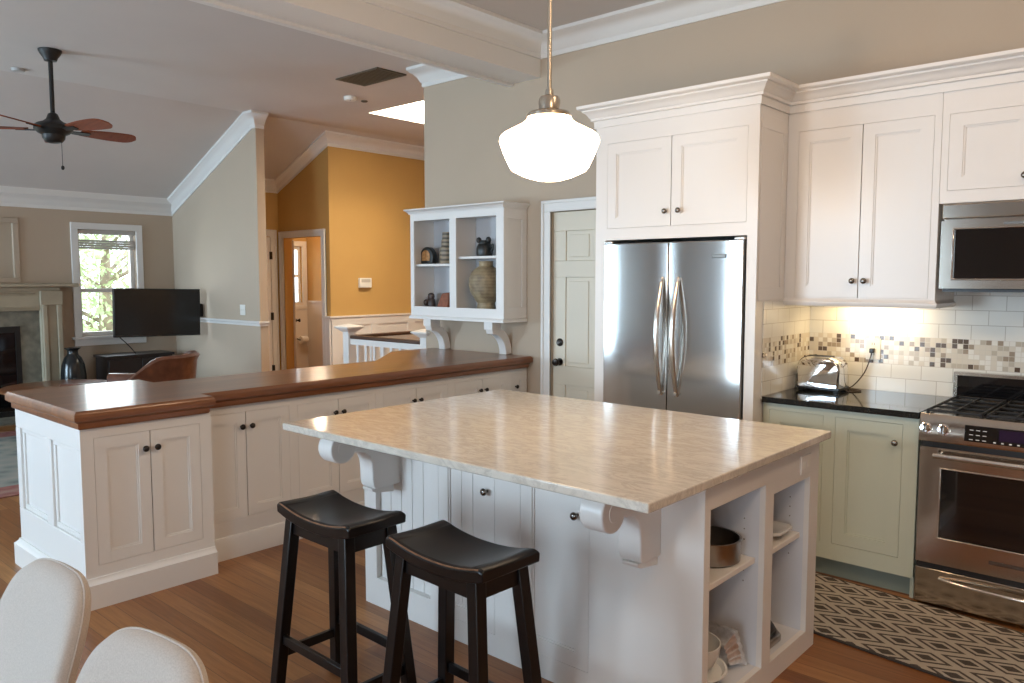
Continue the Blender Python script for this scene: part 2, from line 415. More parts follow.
def cells(rect, holes):
    """rect (u0,u1,v0,v1) minus holes -> boxes, merged along u"""
    us = sorted({rect[0], rect[1], *[min(max(h[i], rect[0]), rect[1]) for h in holes for i in (0, 1)]})
    vs = sorted({rect[2], rect[3], *[min(max(h[i], rect[2]), rect[3]) for h in holes for i in (2, 3)]})
    out = []
    for v0, v1 in zip(vs, vs[1:]):
        run = None
        for u0, u1 in zip(us, us[1:]):
            cu, cv = (u0 + u1) / 2, (v0 + v1) / 2
            if any(h[0] < cu < h[1] and h[2] < cv < h[3] for h in holes):
                if run: out.append((*run, v0, v1)); run = None
            else: run = (run[0], u1) if run else (u0, u1)
        if run: out.append((*run, v0, v1))
    return out

def shaker(face, u0, u1, z0, z1, parent, m, name='door', stile=0.055, gap=0.0015, th=0.02, d=0.0, bead=0):
    """a framed door with a recessed panel; its front lies at outward distance d"""
    u0 += gap; u1 -= gap; z0 += gap; z1 -= gap
    mb = MB()
    for c in cells((u0, u1, z0, z1), [(u0 + stile, u1 - stile, z0 + stile, z1 - stile)]):
        face.box(mb, c[0], c[1], d - th, d, c[2], c[3])
    a0, a1, b0, b1 = u0 + stile, u1 - stile, z0 + stile, z1 - stile
    st = 0.008
    for c in cells((a0, a1, b0, b1), [(a0 + st, a1 - st, b0 + st, b1 - st)]):
        face.box(mb, c[0], c[1], d - th, d - 0.005, c[2], c[3])
    if bead:
        k = max(2, round((a1 - a0 - 2 * st) / bead)); wd = (a1 - a0 - 2 * st) / k
        for i in range(k):
            face.box(mb, a0 + st + i * wd + 0.0018, a0 + st + (i + 1) * wd - 0.0018, d - th, d - 0.010, b0 + st, b1 - st)
        face.box(mb, a0 + st, a1 - st, d - th, d - 0.014, b0 + st, b1 - st)
    else:
        face.box(mb, a0 + st, a1 - st, d - th, d - 0.010, b0 + st, b1 - st)
    return mb.build(name, m, parent)

KN = [(0.006, 0), (0.006, 0.012), (0.011, 0.016), (0.0155, 0.021), (0.0155, 0.025), (0.012, 0.030), (0.005, 0.033), (0, 0.033)]
def knob(face, u, z, parent, m, d=0.0):
    return MB().lathe(KN, face.p(u, d, z), face.n(), 16).build('knob', m, parent)

CROWN_CAB = [(0, 0), (0.010, 0), (0.012, 0.040), (0.026, 0.042), (0.026, 0.056), (0.033, 0.060), (0.039, 0.072), (0.050, 0.086), (0.064, 0.094), (0.064, 0.103), (0.080, 0.106), (0.087, 0.112), (0.088, 0.128), (0, 0.128)]
CROWN = [(0, -0.165), (0.012, -0.165), (0.012, -0.130), (0.022, -0.122), (0.040, -0.085), (0.072, -0.050), (0.085, -0.045), (0.098, -0.028), (0.106, -0.024), (0.106, 0), (0, 0)]

# ------------------------------------------------------------------ room shell
CZ = 3.36                       # flat ceiling
XF, XC = -8.2, -6.22            # far wall of the living room, crease of the ceiling
def zc(x): return CZ if x >= XC else CZ - (XC - x) * 0.43
mb = MB(); mb.box(-10.2, 3.6, -7.6, 4.4, -0.1, 0); struct(mb.build('floor', M['floor']))
mb = MB()
SKY = (-5.24, -4.2, 0.84, 1.66)
for c in cells((XC, 3.6, -7.6, 4.4), [SKY]): mb.box(c[0], c[1], c[2], c[3], CZ, CZ + 0.12)
XE = XF - 0.18
mb.prism([(XC, CZ), (XC, CZ + 0.12), (XE, zc(XE) + 0.12), (XE, zc(XE))], 'y', -7.6, 1.24)
mb.prism([(XC, CZ), (XC, CZ + 0.12), (-6.52, zc(-6.52) + 0.12), (-6.52, zc(-6.52))], 'y', 1.24, 4.4)
mb.box(-9.12, -6.52, 1.24, 2.64, 2.46, 2.56)
struct(mb.build('ceiling', M['ceiling']))
mb = MB()
for c in cells((SKY[0] - 0.05, SKY[1] + 0.05, SKY[2] - 0.05, SKY[3] + 0.05), [SKY]): mb.box(c[0], c[1], c[2], c[3], CZ + 0.12, CZ + 0.50)
struct(mb.build('trim_1', M['white_trim']))

# back wall of the kitchen
DOOR = (-1.975, -1.19, 0, 2.05)
mb = MB()
for c in cells((-3.40, 3.6, 0, CZ), [DOOR]): mb.box(c[0], c[1], 0, 0.14, c[2], c[3])
mb.box(DOOR[0] - 0.05, DOOR[1] + 0.05, 0.14, 0.2, 0, 2.1)
struct(mb.build('wall_back', M['beige']))
mb = MB(); mb.box(-3.40, -3.28, 0.14, 4.4, 0, CZ); struct(mb.build('wall_stair', M['beige']))
# partition behind the television, sloped top
mb = MB(); mb.prism([(XF, 0), (-6.15, 0), (-6.15, CZ), (XC, CZ), (XF, zc(XF))], 'y', 0.0, 0.10)
struct(mb.build('wall_partition', M['beige']))
# far wall with the window opening and the niche over the mantel
WIN = (-1.14, -0.47, 0.86, 2.13)
mb = MB()
for c in cells((-7.6, 0.15, 0, 2.75), [WIN, (-4.1, -3.1, 0.86, 2.13), (-2.75, -1.80, 1.56, 2.17)]): mb.box(XF - 0.18, XF, c[0], c[1], c[2], c[3])
mb.box(XF - 0.18, XF - 0.06, -2.80, -1.75, 1.5, 2.2)
struct(mb.build('wall_left', M['beige']))
# the rear wall with two wide windows, and the right wall
mb = MB()
RW = [(-8.0, -6.3, 0.40, 2.40), (-2.80, -1.35, 0.55, 2.45), (0.95, 3.25, 0.55, 2.45)]
for c in cells((-8.4, 3.6, 0, CZ), RW): mb.box(c[0], c[1], -7.6, -7.45, c[2], c[3])
struct(mb.build('wall_rear', M['beige']))
mb = MB(); mb.box(3.6, 3.75, -7.6, 0.14, 0, CZ); struct(mb.build('wall_right', M['beige']))
# hall behind: ochre walls, bathroom door opening
BD = (-7.42, -6.56, 0, 2.08)
mb = MB()
for c in cells((-8.38, -6.40, 0, CZ), [BD]): mb.box(c[0], c[1], 1.12, 1.24, c[2], c[3])
mb.box(-6.52, -6.40, 1.24, 4.4, 0, CZ)
struct(mb.build('wall_hall', M['orange']))
mb = MB(); mb.box(-6.52, -3.28, 4.4, 4.52, 0, CZ); mb.box(-7.66, -7.54, 0.101, 1.119, 0, 2.79); struct(mb.build('wall_hall_end', M['orange']))
mb = MB(); mb.box(-9.12, -6.53, 2.52, 2.64, 0, 2.46)
for c in cells((1.24, 2.52, 0, 2.46), [(2.235, 2.425, 1.13, 2.05)]): mb.box(-9.12, -9.0, c[0], c[1], c[2], c[3])
mb.box(-9.12, -8.385, 1.12, 1.24, 0, 2.46)
struct(mb.build('wall_bathroom', M['orange']))
mb = MB(); mb.box(-9.0, -6.52, 2.50, 2.52, 0, 1.17)
for c in cells((1.24, 2.5, 0, 1.17), []): mb.box(-9.0, -8.98, c[0], c[1], c[2], c[3])
mb.box(-9.0, -6.52, 2.485, 2.52, 1.17, 1.20)
mb.box(-9.0, -8.965, 1.24, 2.5, 1.07, 1.11)
struct(mb.build('trim_2', mat('bath_wainscot', (0.74, 0.68, 0.60), 0.4)))

# ceiling beam with its crown, bead and the crowns round the kitchen
mb = MB(); mb.box(-2.385, -2.09, -7.45, 0.0, 3.06, CZ)
mb.box(-2.408, -2.362, -7.45, 0.0, 3.040, 3.0599); mb.box(-2.408, -2.3851, -7.45, 0.0, 3.06, 3.075)
struct(mb.build('ceiling_beam', M['white_trim']))
mb = MB()
mb.sweep(CROWN, [(-2.09, -7.45, CZ), (-2.09, 0, CZ), (3.6, 0, CZ)], 1)
mb.sweep(CROWN, [(-3.40, 0.9, CZ), (-3.40, 0.0, CZ), (-2.385, 0, CZ)], -1) if False else None
mb.sweep(CROWN, [(-2.385, 0, CZ), (-3.40, 0, CZ), (-3.40, 4.4, CZ)], -1)
struct(mb.build('trim_3', M['white_trim']))
mb = MB()
CROWN_S = CROWN[:-2] + [(0.106, 0.046), (0, 0.0)]
mb.sweep(CROWN_S, [(XF, -7.45, zc(XF)), (XF, 0, zc(XF))], 1)
mb.sweep(CROWN, [(XF, 0, zc(XF)), (XC, 0, CZ), (-6.15, 0, CZ), (-6.15, 0.10, CZ)], 1)
struct(mb.build('trim_4', M['white_trim']))
mb = MB()
mb.sweep(CROWN, [(-7.54, 0.10, zc(-7.434)), (-7.54, 1.12, zc(-7.434))] + [(-6.40, 1.12, zc(-6.29)), (-6.40, 4.4, zc(-6.29))], 1)
struct(mb.build('trim_5', M['white_trim']))
# chair rails, wainscot panels in the hall
RAILP = [(0, -0.035), (0.012, -0.035), (0.016, -0.01), (0.032, 0.0), (0.032, 0.02), (0, 0.02)]
mb = MB()
mb.sweep(RAILP, [(XF, -1.20 + 0.73, 1.05), (XF, 0, 1.05), (-6.15, 0, 1.05), (-6.15, 0.10, 1.05)], 1)
struct(mb.build('trim_6', M['white_trim']))
mb = MB(); F5 = Face('X+', -6.40)
for c in cells((1.12, 4.4, 0, 1.05), [(1.24 + 0.62 * k, 1.24 + 0.62 * k + 0.5, z0, z1) for k in range(5) for z0, z1 in ((0.15, 0.55), (0.66, 0.96))]):
    F5.box(mb, c[0], c[1], 0, 0.02, c[2], c[3])
F5.box(mb, 1.12, 4.4, 0, 0.008, 0, 1.05)
mb.box(-6.54, -6.40, 1.095, 1.12, 0, 1.05)
mb.sweep(RAILP, [(-6.545, 1.12, 1.06), (-6.40, 1.12, 1.06), (-6.40, 4.4, 1.06)], 1)
struct(mb.build('trim_7', M['white_trim']))
# baseboards
BB = [(0, 0), (0.016, 0), (0.016, 0.11), (0.008, 0.13), (0, 0.13)]
mb = MB(); mb.sweep(BB, [(XF, -7.45, 0), (XF, -2.9, 0)], 1); mb.sweep(BB, [(XF, -1.2, 0), (XF, 0, 0), (-6.15, 0, 0), (-6.15, 0.10, 0)], 1); struct(mb.build('baseboard_left', M['white_trim']))
mb = MB(); mb.sweep(BB, [(-8.4, -7.45, 0), (3.6, -7.45, 0)], -1); mb.sweep(BB, [(3.6, -7.45, 0), (3.6, -0.05, 0)], -1); struct(mb.build('baseboard_rear', M['white_trim']))

# door casing generator
def casing(name, face, u0, u1, z1, m, wdt=0.085):
    mb = MB()
    for c in cells((u0 - wdt, u1 + wdt, 0, z1 + wdt), [(u0, u1, 0, z1)]): face.box(mb, c[0], c[1], 0, 0.016, c[2], c[3])
    for c in cells((u0 - wdt, u1 + wdt, 0, z1 + wdt), [(u0 - wdt + 0.022, u1 + wdt - 0.022, 0, z1 + wdt - 0.022)]): face.box(mb, c[0], c[1], 0, 0.028, c[2], c[3])
    for c in cells((u0 - 0.012, u1 + 0.012, 0, z1 + 0.012), [(u0, u1, 0, z1)]): face.box(mb, c[0], c[1], 0, 0.022, c[2], c[3])
    return struct(mb.build(name, m, None, 0.003))
YB = Face('Y-', 0.0)
casing('trim_8', YB, DOOR[0], DOOR[1], DOOR[3], M['white_trim'])
def panel_door(name, face, u0, u1, z0, z1, dep, m, panels):
    g_ = sgrp(name)
    mb = MB(); W_, H_ = u1 - u0, z1 - z0
    hs = [(u0 + a * W_, u0 + b * W_, z0 + c * H_, z0 + e * H_) for a, b, c, e in panels]
    for c in cells((u0, u1, z0, z1), hs): face.box(mb, c[0], c[1], -dep - 0.035, -dep, c[2], c[3])
    for h in hs:
        face.box(mb, h[0], h[1], -dep - 0.030, -dep - 0.009, h[2], h[3])
        face.box(mb, h[0] + 0.03, h[1] - 0.03, -dep - 0.012, -dep - 0.002, h[2] + 0.03, h[3] - 0.03)
    mb.build('door_leaf', m, g_, 0.003)
    return g_
six = [(a, b, c, e) for a, b in ((0.15, 0.46), (0.54, 0.85)) for c, e in ((0.10, 0.36), (0.43, 0.76), (0.82, 0.93))]
g1 = panel_door('door_1', YB, DOOR[0] + 0.003, DOOR[1] - 0.003, 0.01, DOOR[3] - 0.003, 0.02, M['door_cream'], six)
mb = MB(); mb.lathe([(0.028, 0), (0.028, 0.006), (0.012, 0.010), (0.012, 0.03), (0.026, 0.042), (0.030, 0.055), (0.024, 0.068), (0, 0.072)], (-1.905, 0.02, 0.915), (0, -1, 0), 20); mb.build('door_knob', M['bronze'], g1)
mb = MB(); mb.lathe([(0.030, 0), (0.030, 0.008), (0.022, 0.014), (0.014, 0.016), (0.014, 0.022), (0, 0.022)], (-1.905, 0.02, 1.065), (0, -1, 0), 20); mb.build('deadbolt', M['bronze'], g1)
# bathroom door: casing and leaf opened into the room
casing('trim_9', Face('Y-', 1.12), BD[0], BD[1], BD[3], M['white_trim'])
g2 = sgrp('door_2')
mb = MB(); mb.bar((-7.412, 1.275, 0.01), (-7.412, 1.275, 2.06), 0.001, 0.001) if False else mb.prism([(-7.40, 1.262), (-7.42, 1.235 + 0.01), (-8.12, 1.68), (-8.10, 1.71)], 'z', 0.01, 2.06); mb.build('door_leaf', mat('peach_white_paint', (0.72, 0.66, 0.58), 0.4), g2, 0.003)
mb = MB(); mb.lathe([(0.026, 0), (0.026, 0.008), (0.012, 0.012), (0.012, 0.03), (0.028, 0.05), (0.02, 0.064), (0, 0.066)], (-8.02, 1.665, 0.95), (0.53, 0.85, 0), 18); mb.build('door_knob', M['bronze'], g2)
# closed closet door at the end of the short hall
XH = -7.54
casing('trim_10', Face('X+', XH), 0.235, 0.985, 2.10, M['white_trim'], 0.09)
g3 = panel_door('door_3', Face('X+', XH), 0.238, 0.982, 0.01, 2.09, -0.016, M['white_trim'], [(0.15, 0.85, 0.1, 0.4), (0.15, 0.85, 0.48, 0.93)])
for z in (0.35, 1.05, 1.85):
    mb = MB(); mb.box(XH + 0.018, XH + 0.05, 0.965, 0.990, z - 0.05, z + 0.05); mb.build('hinge', M['bronze'], g3)

# living-room window
W1 = sgrp('window_1')
FL = Face('X+', XF)
mb = MB()
for c in cells((WIN[0] - 0.075, WIN[1] + 0.075, WIN[2] - 0.02, WIN[3] + 0.075), [WIN]): FL.box(mb, c[0], c[1], 0, 0.022, c[2], c[3])
FL.box(mb, WIN[0] - 0.11, WIN[1] + 0.11, 0, 0.05, WIN[2] - 0.03, WIN[2]); FL.box(mb, WIN[0] - 0.08, WIN[1] + 0.08, 0, 0.02, WIN[2] - 0.11, WIN[2] - 0.03)
mb.build('window_casing', M['white_trim'], W1, 0.003)
mb = MB()
for c in cells(WIN, [(WIN[0] + 0.045, WIN[1] - 0.045, WIN[2] + 0.05, 1.385), (WIN[0] + 0.045, WIN[1] - 0.045, 1.43, WIN[3] - 0.04)]): FL.box(mb, c[0], c[1], -0.12, -0.07, c[2], c[3])
mb.build('window_sash', M['white_trim'], W1, 0.002)
mb = MB(); FL.box(mb, WIN[0] + 0.03, WIN[1] - 0.03, -0.10, -0.095, WIN[2] + 0.03, WIN[3] - 0.03); mb.build('window_pane', M['glass'], W1)
bl = thing('window_shade', (XF - 0.03, -0.8, 1.93), 'beige fabric shade gathered at the top of the living room window', 'blind')
mb = MB()
FL.box(mb, WIN[0] + 0.005, WIN[1] - 0.005, -0.055, -0.012, 2.075, 2.128); mb.build('head_rail', M['fabric_grey'], bl, 0.004)
mb = MB()
for k in range(4): FL.box(mb, WIN[0] + 0.008, WIN[1] - 0.008, -0.05 + 0.004 * k, -0.02 + 0.004 * k, 1.90 + 0.028 * k, 1.925 + 0.028 * k)
mb.build('folded_fabric', M['fabric_grey'], bl, 0.006)
for u in (WIN[0] + 0.1, WIN[1] - 0.1):
    mb = MB(); mb.tube([FL.p(u, -0.035, 2.08), FL.p(u, -0.035, 2.0)], 0.0025, 6); mb.build('lift_cord', M['fabric_grey'], bl)
# second living window, further along the same wall (seen only from the side)
def plain_window(name, face, u0, u1, z0, z1, depth=0.09, nm=3):
    W_ = sgrp(name)
    mb = MB()
    for c in cells((u0 - 0.085, u1 + 0.085, z0 - 0.085, z1 + 0.085), [(u0, u1, z0, z1)]): face.box(mb, c[0], c[1], 0, 0.022, c[2], c[3])
    mb.build('window_casing', M['white_trim'], W_, 0.003)
    hs = []; wd = (u1 - u0) / nm; mid = (z0 + z1) / 2
    for k in range(nm):
        hs += [(u0 + k * wd + 0.04, u0 + (k + 1) * wd - 0.04, z0 + 0.05, mid - 0.02), (u0 + k * wd + 0.04, u0 + (k + 1) * wd - 0.04, mid + 0.02, z1 - 0.05)]
    mb = MB()
    for c in cells((u0, u1, z0, z1), hs): face.box(mb, c[0], c[1], -depth, -depth + 0.04, c[2], c[3])
    mb.build('window_sash', M['white_trim'], W_, 0.002)
    mb = MB(); face.box(mb, u0 + 0.02, u1 - 0.02, -depth + 0.018, -depth + 0.022, z0 + 0.02, z1 - 0.02); mb.build('window_pane', M['glass'], W_)
plain_window('window_2', FL, -4.1, -3.1, 0.86, 2.13, 0.12, 1)
plain_window('window_3', Face('Y+', -7.45), *RW[0])
plain_window('window_5', Face('Y+', -7.45), *RW[1])
plain_window('window_6', Face('Y+', -7.45), *RW[2])  # added opening, out of view, for light on the island bays
FBW = Face('X+', -9.0)
plain_window('window_4', FBW, 2.235, 2.425, 1.13, 2.05, 0.08, 1)

# ------------------------------------------------------------------ outdoors beyond the living-room window
mb = MB(); mb.box(-40, -10.4, -25, 25, -0.9, -0.8); struct(mb.build('ground', M['lawn']))
def tree(x, y, h, cr, label, seed):
    rnd = random.Random(seed)
    t = thing('garden_tree', (x, y, -0.8), label, 'tree', 'trees outside the living room window')
    mb = MB(); mb.tube([(x, y, -0.8), (x + 0.05, y, h * 0.4), (x - 0.1, y + 0.1, h)], [0.16, 0.12, 0.03], 10)
    for k in range(8):
        a = rnd.uniform(0, 6.28); z = h * rnd.uniform(0.15, 0.8)
        mb.tube([(x, y, z), (x + math.cos(a) * cr * 0.4, y + math.sin(a) * cr * 0.4, z + 0.3), (x + math.cos(a) * cr * 0.8, y + math.sin(a) * cr * 0.8, z + 0.5)], [0.05, 0.03, 0.01], 6)
    mb.build('trunk', M['bark'], t)
    mb = MB()
    for k in range(2600):
        while True:
            p = Vector((rnd.uniform(-1, 1), rnd.uniform(-1, 1), rnd.uniform(-1, 1)))
            if 0.25 < p.length < 1: break
        c = Vector((x + p.x * cr, y + p.y * cr, h * 0.55 + p.z * h * 0.62))
        a = Vector((rnd.gauss(0, 1), rnd.gauss(0, 1), rnd.gauss(0, 1))).normalized(); b_ = a.orthogonal().normalized(); s_ = rnd.uniform(0.04, 0.09)
        v = [mb.bm.verts.new(c + q) for q in (a * s_, b_ * s_ * 0.45, -a * s_, -b_ * s_ * 0.45)]; mb.bm.faces.new(v)
    o = mb.build('foliage', M['leaf'], t, smooth=False)
tree(-13.6, 1.2, 2.9, 1.5, 'pale green leafy tree filling the living room window panes', 3)

# ------------------------------------------------------------------ peninsula
PF = Face('X+', -2.07)
pe = thing('peninsula_end_cabinet', (-2.5, -3.02, 0), 'white panelled end cabinet of the peninsula, deepest and nearest the dining chairs', 'cabinet')
BY0, BY1, BX0 = -3.335, -2.70, -2.985
mb = MB(); op = (-3.277, -2.762, 0.197, 0.806)
for c in cells((BY0, BY1, 0.02, 0.855), [op]): PF.box(mb, c[0], c[1], -0.022, 0, c[2], c[3])
mb.box(BX0, -2.092, -2.72, BY1, 0.02, 0.855); mb.box(BX0, BX0 + 0.02, BY0 + 0.02, BY1 - 0.02, 0.02, 0.855); mb.box(BX0 + 0.02, -2.092, BY0 + 0.02, -2.72, 0.14, 0.16)
mb.build('body', M['white'], pe)
mb = MB(); PF.box(mb, op[0] - 0.01, op[1] + 0.01, -0.06, -0.024, op[2] - 0.01, op[3] + 0.01); mb.build('gap_shade_block', M['gap_shade'], pe)
# end panel facing the dining side: frame with two recessed moulded panels
EF = Face('Y-', BY0); mb = MB()
ph = [(-2.925, -2.555, 0.315, 0.755), (-2.465, -2.125, 0.315, 0.755)]
for c in cells((BX0, -2.0925, 0.02, 0.855), ph): EF.box(mb, c[0], c[1], -0.03, 0, c[2], c[3])
for h in ph:
    for c in cells(h, [(h[0] + 0.025, h[1] - 0.025, h[2] + 0.025, h[3] - 0.025)]): EF.box(mb, c[0], c[1], -0.03, -0.012, c[2], c[3])
    EF.box(mb, h[0] + 0.02, h[1] - 0.02, -0.032, -0.022, h[2] + 0.02, h[3] - 0.02)
mb.build('end_panel', M['white'], pe, 0.004)
mb = MB(); BASE = [(0, 0), (0.028, 0), (0.028, 0.116), (0.020, 0.121), (0.010, 0.132), (0.008, 0.142), (0, 0.143)]
mb.sweep(BASE, [(BX0, BY1, 0), (BX0, BY0, 0), (-2.07, BY0, 0), (-2.07, BY1, 0)], 1); mb.build('base_moulding', M['white'], pe)
mid = -3.016
for a, b, ku in ((op[0], mid - 0.001, mid - 0.030), (mid + 0.001, op[1], mid + 0.028)):
    dr = shaker(PF, a, b, op[2], op[3], pe, M['white'], d=0.0); knob(PF, ku, 0.722, dr, M['bronze'])

PR = Face('X+', -2.21)
units = [(-2.699, -2.12, 'white double-door base cabinet beside the peninsula end cabinet', 2, -2.69, -2.148, -2.425),
         (-2.12, -1.48, 'white double-door base cabinet, second along from the peninsula end', 2, -2.09, -1.511, -1.802),
         (-1.48, -0.84, 'white double-door base cabinet seen over the island corner, third from the peninsula end', 2, -1.45, -0.87, -1.165),
         (-0.84, -0.21, 'white double-door base cabinet behind the island marble, next to the single-door one', 2, -0.80, -0.235, -0.520),
         (-0.21, -0.015, 'narrow single-door white base cabinet against the back wall beside the cream door', 1, -0.189, -0.04, None)]
for y0, y1, lab, nd, o0, o1, mid in units:
    t = thing('base_cabinet', (-2.5, (y0 + y1) / 2, 0), lab, 'cabinet', 'base cabinets under the wooden counter')
    mb = MB()
    for c in cells((y0, y1, 0.02, 0.855), [(o0, o1, 0.213, 0.808)]): PR.box(mb, c[0], c[1], -0.022, 0, c[2], c[3])
    mb.box(-2.75, -2.232, y0, y0 + 0.018, 0.02, 0.855); mb.box(-2.75, -2.232, y1 - 0.018, y1, 0.02, 0.855); mb.box(-2.75, -2.735, y0, y1, 0.02, 0.855)
    mb.build('body', M['white'], t)
    mb = MB(); PR.box(mb, max(o0, y0 + 0.02), min(o1, y1 - 0.02), -0.06, -0.024, 0.2, 0.82); mb.build('gap_shade_block', M['gap_shade'], t)
    mb = MB(); mb.sweep([(0, 0), (0.016, 0), (0.016, 0.112), (0.010, 0.124), (0, 0.127)], [(-2.21, y0, 0), (-2.21, y1, 0)], 1); mb.build('base_moulding', M['white'], t)
    if nd == 2:
        for a, b, ku in ((o0, mid - 0.001, mid - 0.03), (mid + 0.001, o1, mid + 0.03)):
            dr = shaker(PR, a, b, 0.213, 0.808, t, M['white']); knob(PR, ku, 0.727, dr, M['bronze'])
    else:
        dr = shaker(PR, o0, o1, 0.213, 0.808, t, M['white'], stile=0.04); knob(PR, o0 + 0.04, 0.715, dr, M['bronze'])

# wooden counter with a stepped front and a wing beside the back wall
ct = [(-2.025, -3.37), (-2.025, -2.695), (-2.15, -2.695), (-2.15, -0.012), (-3.30, -0.012), (-3.29, -0.50), (-2.81, -1.04), (-2.81, -2.66), (-3.015, -2.66), (-3.015, -3.37)]
mb = MB()
def inset(poly, k):
    out = []; nn = len(poly)
    for i in range(nn):
        p0, p1, p2 = Vector(poly[i - 1]), Vector(poly[i]), Vector(poly[(i + 1) % nn])
        d1 = (p1 - p0).normalized(); d2 = (p2 - p1).normalized(); n1 = Vector((d1.y, -d1.x)); n2 = Vector((d2.y, -d2.x))
        q = p1 - (n1 + n2) / (1 + n1.dot(n2)) * k; out.append((q.x, q.y))
    return out
def ccw(p): return p if sum(p[i - 1][0] * p[i][1] - p[i][0] * p[i - 1][1] for i in range(len(p))) > 0 else p[::-1]
ctp = ccw(ct)
rings = []
for k, z in ((0.026, 0.856), (0.022, 0.862), (0.022, 0.884), (0.012, 0.890), (0.001, 0.899), (0.0, 0.908), (0.0, 0.926), (0.004, 0.936), (0.012, 0.944)):
    rings.append([(x, y, z) for x, y in inset(ctp, k)])
mb.loft(rings)
o = mb.build('wooden_countertop', M['cherry'], None, origin=(-2.5, -1.7, 0.856))
tag(o, 'glossy reddish-brown wooden countertop running along the white peninsula', 'countertop')

# ------------------------------------------------------------------ refrigerator surround
FF = Face('Y-', -0.747)
fc = thing('refrigerator_cabinet', (-0.515, -0.37, 0), 'tall white cabinet surround with two upper doors framing the refrigerator', 'cabinet')
FX0, FX1, FZ = -1.03, 0.0, 2.445
mb = MB(); dop = (-0.947, -0.062, 1.845, 2.345); fop = (-0.960, -0.056, 0, 1.776)
for c in cells((FX0, FX1, 0, FZ), [dop, fop]): FF.box(mb, c[0], c[1], -0.022, 0, c[2], c[3])
mb.box(FX0, FX0 + 0.045, -0.725, -0.005, 0, FZ); mb.box(FX1 - 0.03, FX1, -0.725, -0.005, 0, FZ)
mb.box(FX0 + 0.045, FX1 - 0.03, -0.72, -0.005, 1.79, 1.81); mb.box(FX0 + 0.045, FX1 - 0.03, -0.03, -0.005, 0.0, 2.44); mb.box(FX0, FX1, -0.747, -0.005, FZ, FZ + 0.02)
mb.build('body', M['white'], fc)
mb = MB(); mb.box(FX0 + 0.05, FX1 - 0.04, -0.70, -0.04, 1.82, 2.43); mb.build('gap_shade_block', M['gap_shade'], fc)
mb = MB(); mb.sweep(CROWN_CAB, [(FX0, -0.005, FZ), (FX0, -0.747, FZ), (FX1, -0.747, FZ), (FX1, -0.392, FZ)], 1); mb.build('crown_moulding', M['white'], fc)
# applied frame on the side panel above the counter
FS = Face('X+', 0.0); mb = MB()
for c in cells((-0.725, -0.395, 1.43, 2.40), [(-0.66, -0.455, 1.50, 2.33)]): FS.box(mb, c[0], c[1], 0, 0.004, c[2], c[3])
mb.build('side_panel_frame', M['white'], fc, 0.002)
for a, b, ku in ((dop[0], -0.5155, -0.532), (-0.5135, dop[1], -0.472)):
    dr = shaker(FF, a, b, dop[2], dop[3], fc, M['white'], stile=0.06); knob(FF, ku - (0.013 if ku < -0.5 else -0.013), 1.928, dr, M['pewter'])

# ------------------------------------------------------------------ refrigerator
fr = thing('refrigerator', (-0.51, -0.4, 0), 'stainless steel two-door refrigerator with bowed handles set in the white surround', 'refrigerator')
mb = MB(); mb.box(-0.955, -0.061, -0.70, -0.04, 0.02, 1.742); mb.build('body', mat('fridge_case', (0.03, 0.03, 0.032), 0.5), fr)
mb = MB(); mb.box(-0.95, -0.065, -0.735, -0.70, 0.02, 0.10); mb.build('toe_grille', M['black_plastic'], fr)
def fridge_door(u0, u1):
    mb = MB(); seg = 10; rings = []
    for z in (0.115, 1.752):
        ring = []
        for k in range(seg + 1):
            s_ = k / seg; u_ = u0 + (u1 - u0) * s_; bow = 0.006 * (1 - (2 * s_ - 1) ** 4)
            ring.append((u_, -0.768 - bow, z))
        ring += [(u1, -0.705, z), (u0, -0.705, z)]
        rings.append(ring)
    mb.loft(rings)
    return mb.build('door', M['fridge_steel'], fr, 0.004)
d1 = fridge_door(-0.951, -0.5145); d2 = fridge_door(-0.5095, -0.065)
for u, dr in ((-0.545, d1), (-0.443, d2)):
    mb = MB(); path = []; rr = []
    for k in range(21):
        s_ = k / 20; z = 0.885 + s_ * 0.67; bow = 0.020 + 0.058 * math.sin(math.pi * s_)
        path.append((u, -0.768 - bow + 0.012, z)); rr.append(0.011 + 0.007 * math.sin(math.pi * s_))
    mb.tube(path, rr, 12)
    for z in (0.90, 1.54): mb.tube([(u, -0.765, z), (u, -0.80, z)], 0.010, 10)
    mb.build('handle', M['steel_smooth'], dr)
mb = MB(); mb.box(-0.238, -0.158, -0.782, -0.774, 1.659, 1.679); mb.build('badge', M['pewter'], d2, 0.002)
for u in (-0.925, -0.09):
    mb = MB(); mb.box(u - 0.03, u + 0.03, -0.765, -0.68, 1.752, 1.768); mb.build('hinge_cover', M['steel_smooth'], fr, 0.004)

# ------------------------------------------------------------------ wall cabinets
UF = Face('Y-', -0.39)
uc = thing('wall_cabinet', (0.38, -0.2, 1.41), 'white double-door wall cabinet above the toaster, glowing underneath', 'cabinet', 'white wall cabinets')
UZ0, UZ1 = 1.425, 2.445
mb = MB(); uop = (0.062, 0.733, 1.447, 2.343)
for c in cells((0.002, 0.765, UZ0, UZ1), [uop]): UF.box(mb, c[0], c[1], -0.022, 0, c[2], c[3])
mb.box(0.002, 0.02, -0.368, -0.004, UZ0, UZ1); mb.box(0.747, 0.765, -0.368, -0.004, UZ0, UZ1); mb.box(0.02, 0.747, -0.368, -0.004, UZ0 + 0.01, UZ0 + 0.028); mb.box(0.02, 0.747, -0.03, -0.004, UZ0, UZ1); mb.box(0.002, 0.765, -0.39, -0.004, UZ1, UZ1 + 0.02)
mb.build('body', M['white'], uc)
mb = MB(); mb.box(0.03, 0.74, -0.36, -0.04, 1.455, 2.42); mb.build('gap_shade_block', M['gap_shade'], uc)
mb = MB(); mb.sweep(CROWN_CAB, [(0.092, -0.39, UZ1), (0.766, -0.39, UZ1)], 1)
